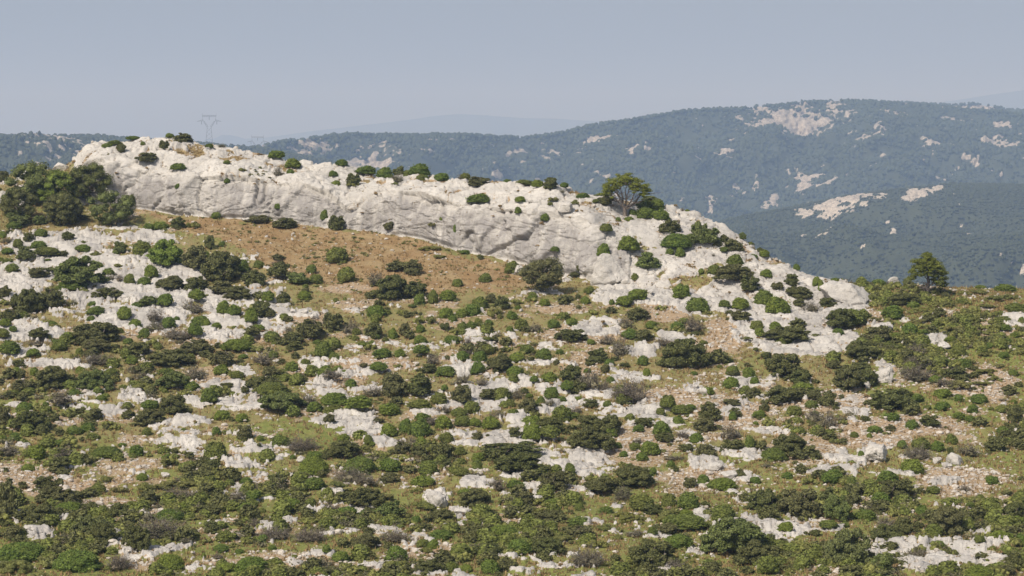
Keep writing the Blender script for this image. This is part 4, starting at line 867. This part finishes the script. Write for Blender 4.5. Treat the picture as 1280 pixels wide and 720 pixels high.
# the big oaks left of the cliff and under it: trunk, limbs and a crown of leaf sprays
def oak(px, py, w_, h_, label, seed, trunk_h=.28, mat='o', dens=6500):
    r = np.random.default_rng(seed); pos, r_, c_ = surface(px, py - .06 * w_); m = pos[1] / F
    W, H = w_ * m, h_ * m
    k = 74; L_ = []
    while len(L_) < k:
        x, y, z = r.uniform(-1, 1), r.uniform(-1, 1), r.uniform(-1, 1); q = x * x + y * y + z * z
        if .3 < q < 1: L_.append((x * .5 * W * .86, y * .5 * W * .86, H * (.5 + .42 * z)))
    L_ = np.array(L_); rr = r.uniform(.065, .13, k) * W
    p, d = lobes_surface(L_, rr, dens, r, .03 * H, .5, .9)
    mm = int(dens * .15); kk = r.integers(0, k, mm); dd = r.normal(0, 1, (mm, 3)); dd /= np.linalg.norm(dd, axis=1, keepdims=True)
    p = np.vstack([p, L_[kk] + dd * rr[kk][:, None] * r.uniform(1, 1.4, (mm, 1))]); d = np.vstack([d, dd])
    V, Q = leaf_quads(p, d + [0, 0, .5], .013 * W, r, .65, .8)
    cv, cf = core(L_, rr, .66, .8); V, T = join_tri_quad(V, Q, cv, cf)
    o = bpy.data.objects.new('oak_tree', None); COL.objects.link(o); o.location = pos - np.array([0, 0, .1])
    link('crown', raw_mesh('crown', V, T, M[mat], False), o)
    fork = np.array([r.normal(0, .03 * W), r.normal(0, .03 * W), trunk_h * H])
    st = [(stem((0, 0, -.2), fork, r, .05), .035 * W, .024 * W)]
    for i in r.choice(k, 16, replace=False): st.append((stem(fork, L_[i], r, .08), .013 * W, .004 * W))
    link('trunk', twigs(st, 'trunk', M['wood'], 6), o)
    return tag(o, label, 'oak', 'large oaks near the cliff')
oak(42, 258, 76, 52, 'tallest grey-green oak in the clump at the cliff\'s left end', 5)
oak(114, 254, 66, 50, 'spreading oak tree pressed against the left end of the cliff', 6, mat='d')
oak(80, 284, 56, 42, 'dense dark oak at the front of the clump left of the cliff', 7, mat='d')
oak(138, 284, 62, 46, 'open oak with bare pale stems in front of the cliff corner', 8, dens=4200)
oak(22, 280, 50, 44, 'low leafy oak at the photo\'s left edge in the clump left of the cliff', 15, mat='d')
oak(70, 262, 64, 46, 'middle oak of the clump left of the cliff', 16, mat='g')
oak(676, 371, 63, 46, 'big dark lone oak below the middle of the cliff', 9, mat='d')

# ------------------------------------------------------------------ the two pines
def pine(px, py, crown, label, seed, mat, clusters, fat, name='pine_tree'):
    """crown: clump centres (dx, dz, radius) in photograph pixels from the foot"""
    r = np.random.default_rng(seed); pos, _, _ = surface(px, py); m = pos[1] / F
    o = bpy.data.objects.new(name, None); COL.objects.link(o); o.location = pos - np.array([0, 0, .1])
    C = []; R = []
    depth = max(abs(c[0]) for c in crown)
    for dx, dz, rad in crown:
        for j in range(clusters):
            lim = math.sqrt(max(0.05, 1 - (dx / (depth * 1.1)) ** 2)) * depth * .8
            C.append(((dx + r.normal(0, rad * .45)), r.uniform(-lim, lim), dz + r.normal(0, rad * .38))); R.append(rad * r.uniform(.42, .72) * fat)
    C = np.array(C) * m; R = np.array(R) * m
    n = 9000; p, d = lobes_surface(C, R, n, r, .3, .8, .66)
    mm = 3000; kk = r.integers(0, len(C), mm); dd = r.normal(0, 1, (mm, 3)); dd[:, 2] = np.abs(dd[:, 2]) * .8; dd /= np.linalg.norm(dd, axis=1, keepdims=True)
    p = np.vstack([p, C[kk] + dd * R[kk][:, None] * r.uniform(.7, 1.35, (mm, 1)) * [1, 1, .7]]); d = np.vstack([d, dd])
    V, Q = leaf_quads(p, d + [0, 0, .3], .085, r, .3, .8)
    cv, cf = core(C, R, .5, .6); V, T = join_tri_quad(V, Q, cv, cf)
    link('crown', raw_mesh('crown', V, T, M[mat], False), o)
    return o, C, R, r, m
# the lone umbrella pine on the ridge: several pale stems rise from one foot into a flat crown
crown = [(-22, 34, 5), (-25, 29, 4), (-17, 37, 6), (-12, 43, 6), (-5, 46, 6), (2, 48, 6), (2, 42, 6), (9, 46, 6), (15, 42, 6), (10, 39, 5), (20, 38, 5), (26, 36, 5), (29, 31, 4), (24, 29, 4), (-6, 40, 5), (-14, 33, 4), (17, 33, 4), (-18, 29, 4), (22, 26, 4), (11, 34, 4), (-9, 36, 4), (26, 33, 5), (-21, 37, 5)]
o, C, R, r, m = pine(781, 268, crown, '', 3, 'pine', 8, 1.3)
st = [(stem((0, 0, -.3), (0, 0, 1.0), r, .05), .24, .18)]
for dx, dz, dy in [(-22, 33, 1), (-13, 40, -2), (-6, 44, 2), (1, 46, -1), (8, 44, 2), (15, 40, -2), (24, 34, 1), (-17, 36, 3), (20, 30, 3)]:
    b = np.array([dx * m, dy * m * 3, dz * m]); pth = stem((0, 0, .8), b, r, .07, 7); st.append((pth, .085, .03))
    for j in range(7):
        s0 = pth[r.integers(2, 6)]; e = s0 + np.array([dx * m * .3 + r.normal(0, .55), r.normal(0, .7), r.uniform(.1, 1.1)]); st.append((stem(s0, e, r, .1), .035, .012))
for j in range(46):      # dead lower twigs
    th = r.uniform(-1, 1); z0 = r.uniform(1.2, 2.6); s0 = np.array([th * z0 * .55, r.uniform(-.6, .6), z0]); e = s0 + np.array([th * 1.1 + r.normal(0, .4), r.normal(0, .5), r.uniform(-.2, .7)])
    st.append((stem(s0, e, r, .1), .026, .008))
link('trunk', twigs(st, 'trunk', M['wood'], 6), o)
tag(o, 'lone umbrella pine with several pale stems on the bluff\'s ridge', 'pine', 'pine trees on the skyline')
crown = [(1, 53, 3), (0, 50, 5), (-4, 46, 5), (4, 46, 5), (-8, 41, 6), (0, 41, 6), (9, 41, 6), (-12, 35, 5), (-5, 36, 6), (5, 36, 6), (13, 35, 6), (-16, 29, 5), (-9, 28, 4), (3, 30, 4), (12, 28, 6), (19, 29, 5), (-19, 23, 4), (18, 22, 5), (10, 21, 4), (20, 15, 4), (-3, 32, 5), (14, 16, 4)]
o, C, R, r, m = pine(1159, 371, crown, '', 4, 'pine_dark', 8, 1.5)
st = [(stem((0, 0, -.3), (.1, 0, 49 * m), r, .02, 8), .24, .04)]
for j in range(26):
    z0 = r.uniform(7, 40) * m; th = r.uniform(0, 6.28); ln = r.uniform(10, 21) * m * (1.1 - z0 / (60 * m)); s0 = np.array([.05, 0, z0]); e = s0 + np.array([math.cos(th) * ln, math.sin(th) * ln, r.uniform(.1, .9)])
    pth = stem(s0, e, r, .06, 6); st.append((pth, .06, .015))
    for q in range(4 if z0 < 22 * m else 2):
        s1 = pth[r.integers(2, 5)]; st.append((stem(s1, s1 + r.normal(0, .5, 3), r, .1, 4), .02, .007))
link('trunk', twigs(st, 'trunk', M['wood'], 6), o)
tag(o, 'bushy rounded pine with dead lower branches above the green heath', 'pine', 'pine trees on the skyline')

# ------------------------------------------------------------------ boulders
def boulder(px, py, w_, h_, label, seed, tilt=(0, 0), dy=.8, cuts=13, bury=.22):
    r = np.random.default_rng(seed); pos, _, _ = surface(px, py - .05 * w_); m = pos[1] / F
    V, Fs = ICO2_V, ICO2_F
    def sub(V, Fs):
        V = list(map(tuple, V)); out = []; cache = {}
        def mid(a, b):
            k = (min(a, b), max(a, b))
            if k not in cache:
                q = (np.array(V[a]) + np.array(V[b])); q /= np.linalg.norm(q); V.append(tuple(q)); cache[k] = len(V) - 1
            return cache[k]
        for a, b, c in Fs:
            ab, bc, ca = mid(a, b), mid(b, c), mid(c, a); out += [(a, ab, ca), (b, bc, ab), (c, ca, bc), (ab, bc, ca)]
        return np.array(V), np.array(out)
    for _ in range(2 if w_ < 30 else 3): V, Fs = sub(V, Fs)
    V = np.sign(V) * np.abs(V) ** .85
    for i in range(cuts):
        nn = r.normal(0, 1, 3); nn /= np.linalg.norm(nn); dd = r.uniform(.5, .8) if cuts < 20 else r.uniform(.66, .86); h = V @ nn
        V = V - nn * np.maximum(h - dd, 0)[:, None] * .97
    S = np.array([w_ * m * .5, w_ * m * .5 * dy, h_ * m * .5 * (1 + bury)])
    V = V / np.abs(V).max(0) * S
    nrm_ = V / (np.linalg.norm(V, axis=1, keepdims=True) + 1e-9)
    V = V + nrm_ * (fbm(V + seed * 3.1, 1.1, 4, seed) * .12 * min(S) ** .5 + .05 * fbm(V + seed, 5, 3, seed) - .14 * smooth(.06, 0, np.abs(fbm(V + seed * 1.7, .9, 2, seed + 3))) * (min(S) > .5))[:, None]
    o = link('boulder', raw_mesh('boulder', V, Fs, M['rock'], True))
    o.location = pos + np.array([0, 0, S[2] * (1 - 2 * bury)]); o.rotation_euler = (math.radians(tilt[0]), math.radians(tilt[1]), 0)
    return tag(o, label, 'boulder', 'limestone boulders lying on the hillside')
B = [(760, 357, 44, 42, 'large cracked boulder standing at the right end of the cliff', (-14, 6), 1.2), (650, 344, 20, 11, 'grey boulder at the cliff foot beside the big dark oak', (0, 8), .8), (704, 268, 24, 13, 'rounded slab lying on top of the bluff among small bushes', (0, 0), .9),
     (1056, 381, 76, 25, 'smooth whaleback slab sloping down to the right below the ridge', (4, 25), .8), (1107, 479, 22, 22, 'upright white block beside a dark bush', (0, 12), .7), (1085, 487, 9, 10, 'small white stone at a dark bush\'s foot', (0, 0), .8), (1195, 579, 24, 13, 'tilted pale boulder beside the bright green scrub', (8, 14), .8), (1241, 593, 10, 7, 'small white stone in front of the bright green scrub', (0, 5), .8),
     (1096, 577, 32, 20, 'grey-white slab on the stony soil left of the ball-shaped bush', (10, -6), .8), (1171, 578, 13, 8, 'low stone just left of the tilted boulder', (0, 0), .8), (1184, 585, 15, 7, 'flat stone just below the tilted boulder', (0, 10), .8), (892, 588, 23, 10, 'oblong white boulder among mid-slope stones', (0, 0), .6), (912, 600, 25, 8, 'flat white slab behind a wide green bush', (0, -4), .7), (916, 617, 16, 7, 'rounded stone right of the wide green bush', (0, 0), .8),
     (546, 634, 27, 22, 'pointed white rock above pale heath', (0, -14), .7), (580, 645, 28, 9, 'long low rock right of the pointed white rock', (0, 8), .6), (610, 474, 10, 8, 'knobbly white stone on the curved pale ledge', (0, 0), .9), (376, 577, 12, 8, 'square block below the wide spreading oak', (0, -5), .8), (207, 596, 13, 6, 'lone white stone on grass above yellow heath', (0, 6), .7), (181, 647, 15, 7, 'white stone at the edge of the reddish track', (0, 0), .7),
     (386, 643, 21, 13, 'leaning pale slab beside a domed bush low on the slope', (12, 12), .6), (392, 399, 13, 8, 'white stone at the end of the stone line below the meadow', (0, 4), .8), (380, 397, 10, 6, 'second stone of the line below the meadow', (0, 0), .8), (368, 396, 8, 5, 'smallest stone of the line below the meadow', (0, 0), .9), (651, 389, 6, 4, 'single white stone on grass below the big dark oak', (0, 0), .8), (868, 486, 10, 8, 'upright stone in the row of rocks mid-slope', (0, 8), .8), (880, 493, 18, 9, 'largest stone in the row of rocks mid-slope', (0, 10), .8), (893, 499, 10, 6, 'last stone of the row of rocks mid-slope', (0, 0), .8),
     (1104, 417, 27, 10, 'flat pale slab on the heath left of a ball-shaped bush', (0, 9), .9), (1172, 431, 9, 9, 'upright white stone on the heath', (0, 8), .8), (1180, 437, 18, 9, 'pale block on the heath beside the upright stone', (0, 8), .8), (1116, 358, 18, 10, 'pale rock on the skyline left of the bushy pine', (0, -6), .8), (30, 264, 32, 13, 'white rock among bushes left of the oak clump', (0, 8), .8), (3, 254, 18, 22, 'pale rock at the photo\'s left edge', (0, -18), .9), (77, 214, 22, 10, 'white rock showing on the skyline between two oaks', (0, 0), .8), (308, 276, 14, 6, 'pale stone in front of the hollow under the cliff', (0, 4), .8), (746, 353, 9, 7, 'small stone leaning on the cracked boulder', (0, 0), .8), (166, 261, 8, 6, 'small white stone behind the oak at the cliff corner', (0, 0), .8), (812, 372, 7, 5, 'dark-sided stone on the rock slope below the gully', (0, 0), .9)]
for i, (px, py, w_, h_, lab, tl, dy) in enumerate(B): boulder(px, py, w_, h_, lab, 300 + i, tl, dy, 26 if w_ > 60 else (11 if w_ > 40 else 13), .46 if w_ > 60 else .22)

# ------------------------------------------------------------------ the two pylons beyond the bluff
def bars(segs, name, parent):
    me = twigs([(np.array([a, b], float), t / 2, t / 2) for a, b, t in segs], name, M['steel'], 4)
    for p in me.polygons: p.use_smooth = False
    return link(name, me, parent)
def lattice(a0, a1, b0, b1, n, t):
    """zigzag between two chords"""
    s = []; A = [np.array(a0) + (np.array(a1) - np.array(a0)) * i / n for i in range(n + 1)]; Bq = [np.array(b0) + (np.array(b1) - np.array(b0)) * i / n for i in range(n + 1)]
    for i in range(n): s += [(A[i], Bq[i + 1], t), (Bq[i], A[i + 1], t)]
    return s
def pylon(px, py_foot, D, label, k=1.0):
    o = bpy.data.objects.new('pylon', None); COL.objects.link(o); o.location = at(px, py_foot, D); o.rotation_euler = (0, 0, .12)
    T1, T2 = .36 * k, .15 * k
    def X(x, z, y=0): return np.array([x, y, z]) * k
    H0, H1, H2, H3 = 0, 27.5, 36, 43       # foot, waist, arms, top
    seg = []
    for sx in (-1, 1):
        for sy in (-1, 1): seg.append((X(sx * 5, H0, sy * 5), X(sx * 2.4, H1, sy * 2), T1))
    for sy in (-1, 1): seg += lattice(X(-5, 0, sy * 5), X(-2.4, H1, sy * 2), X(5, 0, sy * 5), X(2.4, H1, sy * 2), 5, T2)
    for sx in (-1, 1): seg += lattice(X(sx * 5, 0, -5), X(sx * 2.4, H1, -2), X(sx * 5, 0, 5), X(sx * 2.4, H1, 2), 5, T2)
    bars(seg, 'tower_body', o)
    seg = []
    for sx in (-1, 1):
        for sy in (-1, 1):
            seg += [(X(sx * 2.4, H1, sy * 2), X(sx * 7.6, H2, sy * 1.2), T1 * .8), (X(sx * 7.6, H2, sy * 1.2), X(sx * 8.6, H3, sy * .8), T1 * .8), (X(sx * 1, H1 + 1.2, sy * 1.4), X(sx * 6.2, H2, sy * 1.0), T1 * .6)]
            seg += lattice(X(sx * 2.4, H1, sy * 2), X(sx * 7.6, H2, sy * 1.2), X(sx * 1, H1 + 1.2, sy * 1.4), X(sx * 6.2, H2, sy * 1.0), 4, T2)
    bars(seg, 'head_frame', o)
    seg = []
    for sy in (-1, 1):
        seg += [(X(-8.6, H3, sy * .8), X(8.6, H3, sy * .8), T1 * .8), (X(-8.2, H3 - 1.6, sy * .8), X(8.2, H3 - 1.6, sy * .8), T1 * .6)]
        seg += lattice(X(-8.6, H3, sy * .8), X(8.6, H3, sy * .8), X(-8.2, H3 - 1.6, sy * .8), X(8.2, H3 - 1.6, sy * .8), 10, T2)
    for sx in (-1, 1): seg.append((X(sx * 8.6, H3), X(sx * 8.6, H3 + 2.6), T1 * .6))
    bars(seg, 'top_beam', o)
    for sx in (-1, 1):
        seg = [(X(sx * 7.6, H2), X(sx * 15, H2 - .6), T1 * .7), (X(sx * 7.8, H2 + 1.8), X(sx * 15, H2 - .6), T1 * .6)] + lattice(X(sx * 7.6, H2), X(sx * 15, H2 - .6), X(sx * 7.8, H2 + 1.8), X(sx * 15, H2 - .6), 4, T2)
        bars(seg, 'cross_arm', o)
    for x in (-9.5, 9.5, 0):
        top = H2 - .3 if x else H3 - 1.6
        q = link('insulator', twigs([(np.array([X(x, top), X(x, top - 4)]), .28, .28)], 'insulator', M['glass'], 6), o)
    return tag(o, label, 'pylon', 'power pylons beyond the bluff')
pylon(261.5, 187, 2900, 'nearer and taller steel power pylon faint above the bluff')
pylon(322, 208, 3350, 'farther steel power pylon fainter and half sunk behind the ridge')

# ------------------------------------------------------------------ what nobody could count: grass, stones, low scrub
nv = PG[:i0].reshape(-1, 3); cvv = cover[:i0 * W_]; prow = PYf.reshape(R_, W_)[:i0].ravel(); pcol = PXg[:i0].ravel()
inside = (pcol > -120) & (pcol < 1400)
def scatter(weight, n):
    w_ = weight * inside; w_ = w_ / w_.sum(); k = rng.choice(len(nv), n, p=w_); p = nv[k].copy()
    p[:, 0] += rng.normal(0, .06, n); p[:, 1] += rng.normal(0, .06, n); return p, k
area = (nv[:, 1] / 200.0) ** 0.5
oncliff = is_cliff[:i0 * W_] & (prow > rimf[:i0 * W_])
rk_ = cvv[:, 0]; oc_ = cvv[:, 1]; so_ = cvv[:, 2]
# grass tufts
gw_ = (1 - smooth(.2, .5, rk_)) * (1 - .7 * smooth(.3, .7, so_)) * ~oncliff
p, k = scatter(gw_, 42000)
def tufts(p, hgt, blades=7):
    n = len(p); C = np.repeat(p, blades, 0); h = np.repeat(hgt, blades) * rng.uniform(.5, 1.2, n * blades); th = rng.uniform(0, 6.28, n * blades)
    lean = h * rng.uniform(.1, .7, n * blades); wd = .035 + .02 * rng.random(n * blades)
    off = rng.normal(0, .07, (n * blades, 2)); C = C + np.c_[off, np.zeros(len(C))]
    dx, dy = np.cos(th), np.sin(th)
    V = np.stack([C + np.c_[-dy * wd, dx * wd, -.03 + 0 * h], C + np.c_[dy * wd, -dx * wd, -.03 + 0 * h], C + np.c_[dx * lean, dy * lean, h]], 1).reshape(-1, 3)
    return V, np.arange(3 * len(C)).reshape(-1, 3)
V, T = tufts(p, .12 + .2 * rng.random(len(p)) ** 2)
tag(link('dry_grass', raw_mesh('dry_grass', V, T, M['grass'], False)), 'dry summer grass over the slope', kind='stuff')
# tufts of green in the cracks of the bluff and the pavements
p, k = scatter((rk_ < .75) * (rk_ > .05) * (is_cliff[:i0 * W_] | isslab[:i0 * W_]).astype(float) + .5 * (rk_ > .1) * (rk_ < .9) + .06 * (rk_ >= .9), 1500)
V, T = baked('y', [(q - [0, 0, .03], s, s * rng.uniform(.4, .8), rng.uniform(0, 6.28), int(rng.integers(0, 6))) for q, s in zip(p, .14 + .42 * rng.random(1500) ** 2.5)])
tag(link('crevice_plants', raw_mesh('crevice_plants', V, T, M['grass'], False)), 'dry tufts growing in the cracks of the bare rock', kind='stuff')
# loose stones
sw = smooth(.25, .6, so_) * (1 - smooth(.5, .8, rk_)) + .11 * oc_ * (rk_ < .3) + .6 * smooth(.02, .2, rk_) * (1 - smooth(.3, .6, rk_)) + .012
p, k = scatter((sw + .12 * smooth(700, 800, pcol) * smooth(430, 480, prow)) * ~oncliff, 34000)
s_ = .045 + .13 * rng.random(len(p)) ** 3
V, T = blobs(p + np.c_[np.zeros((len(p), 2)), s_ * .2], s_, s_ * rng.uniform(.4, .8, len(p)), (ICO_V, ICO_F), .35)
tag(link('loose_stones', raw_mesh('loose_stones', V, T, M['stone'], False)), 'loose limestone rubble between the bushes', kind='stuff')
p, k = scatter(sw * ~oncliff, 1300)
s_ = .12 + .2 * rng.random(len(p)) ** 2
V, T = blobs(p + np.c_[np.zeros((len(p), 2)), s_ * .15], s_, s_ * rng.uniform(.4, .8, len(p)), (ICO2_V, ICO2_F), .16)
tag(link('rock_rubble', raw_mesh('rock_rubble', V, T, M['stone'], False)), 'larger rubble between the bushes', kind='stuff')
# low scrub between the surveyed plants
hw = heath[:i0 * W_] * 2.6 + 1.15 * smooth(520, 660, prow) + .45 * smooth(330, 430, prow) + .5 * (pcol < 0) + .5 * (pcol > 1285)
hw = hw * smooth(-.25, .25, fbm(nv, .12, 3, 606)) * (1 - smooth(.3, .6, rk_)) * (1 - .75 * smooth(.35, .7, so_)) * ~oncliff * (1 - .97 * (oc_ > .6)) * smooth(-.55, .35, fbm(nv, .25, 4, 303))
p, k = scatter(hw, 7400)
s_ = .3 + 1.35 * rng.random(len(p)) ** 2.2
p2, k2_ = scatter(hw * (1 - .75 * heath[:i0 * W_]), 7400); p[3400:] = p2[3400:]
for kk, lo, hi, lab in (('y', 0, 3400, 'low pale heath between the bushes'), ('g', 3400, 5000, 'low green scrub between the bushes'), ('b', 5000, 5700, 'thin grey brushwood between the bushes'), ('d', 5700, 7400, 'low dark scrub between the bushes')):
    V, T = baked(kk, [(p[i] - [0, 0, .04], s_[i], s_[i] * rng.uniform(.4, .75), rng.uniform(0, 6.28), int(rng.integers(0, 6))) for i in range(lo, hi)])
    tag(link('low_scrub', raw_mesh('low_scrub', V, T, M[kk], False)), lab, kind='stuff')
# the skirts of low growth that join one bush to the next
sk = []
for q in plants:
    for j in range(int(rng.integers(1, 4))):
        th = rng.uniform(0, 6.28); d_ = q['wid'] * rng.uniform(.4, .75); s0 = q['wid'] * rng.uniform(.22, .5)
        X_, Y_ = q['pos'][0] + math.cos(th) * d_, q['pos'][1] + math.sin(th) * d_ * 1.2
        px_ = CX + X_ / Y_ * F; z0 = q['pos'][2]
        py_ = HORIZON - F * (z0 + (Y_ - q['pos'][1]) * .17) / Y_
        if py_ < q['a'][2] - 30 or py_ < float(col(px_, 1)): continue
        pt, r_, c_ = surface(px_, py_)
        if abs(pt[1] - Y_) > 3 or cover_at(r_, c_)[1] > .6 or (cover_at(r_, c_)[0] > .5 and rng.random() < .85): continue
        sk.append((pt - np.array([0, 0, .05]), s0, s0 * rng.uniform(.35, .7), rng.uniform(0, 6.28), int(rng.integers(0, 6)), q['a'][0]))
for kk, own, lab in (('y', 'gy', 'pale low growth round the bushes'), ('g', 'o', 'green low growth round the oaks'), ('d', 'd', 'dark low growth round the scrub'), ('b', 'b', 'grey low growth round the twiggy shrubs')):
    it = [t[:5] for t in sk if t[5] in own]
    V, T = baked(kk, it); tag(link('undergrowth', raw_mesh('undergrowth', V, T, M[kk], False)), lab, kind='stuff')
# green tufts and small cushions on the meadow
p, k = scatter((oc_ > .5) * ~oncliff * (prow > crestf[:i0 * W_] + 20) * smooth(-.2, .4, fbm(nv, .3, 3, 808)), 420)
V, T = baked('y', [(q - np.array([0, 0, .03]), s0, s0 * .5, rng.uniform(0, 6.28), int(rng.integers(0, 6))) for q, s0 in zip(p, .2 + .5 * rng.random(420) ** 2)])
tag(link('meadow_tufts', raw_mesh('meadow_tufts', V, T, M['y'], False)), 'green tufts on the dry meadow', kind='stuff')
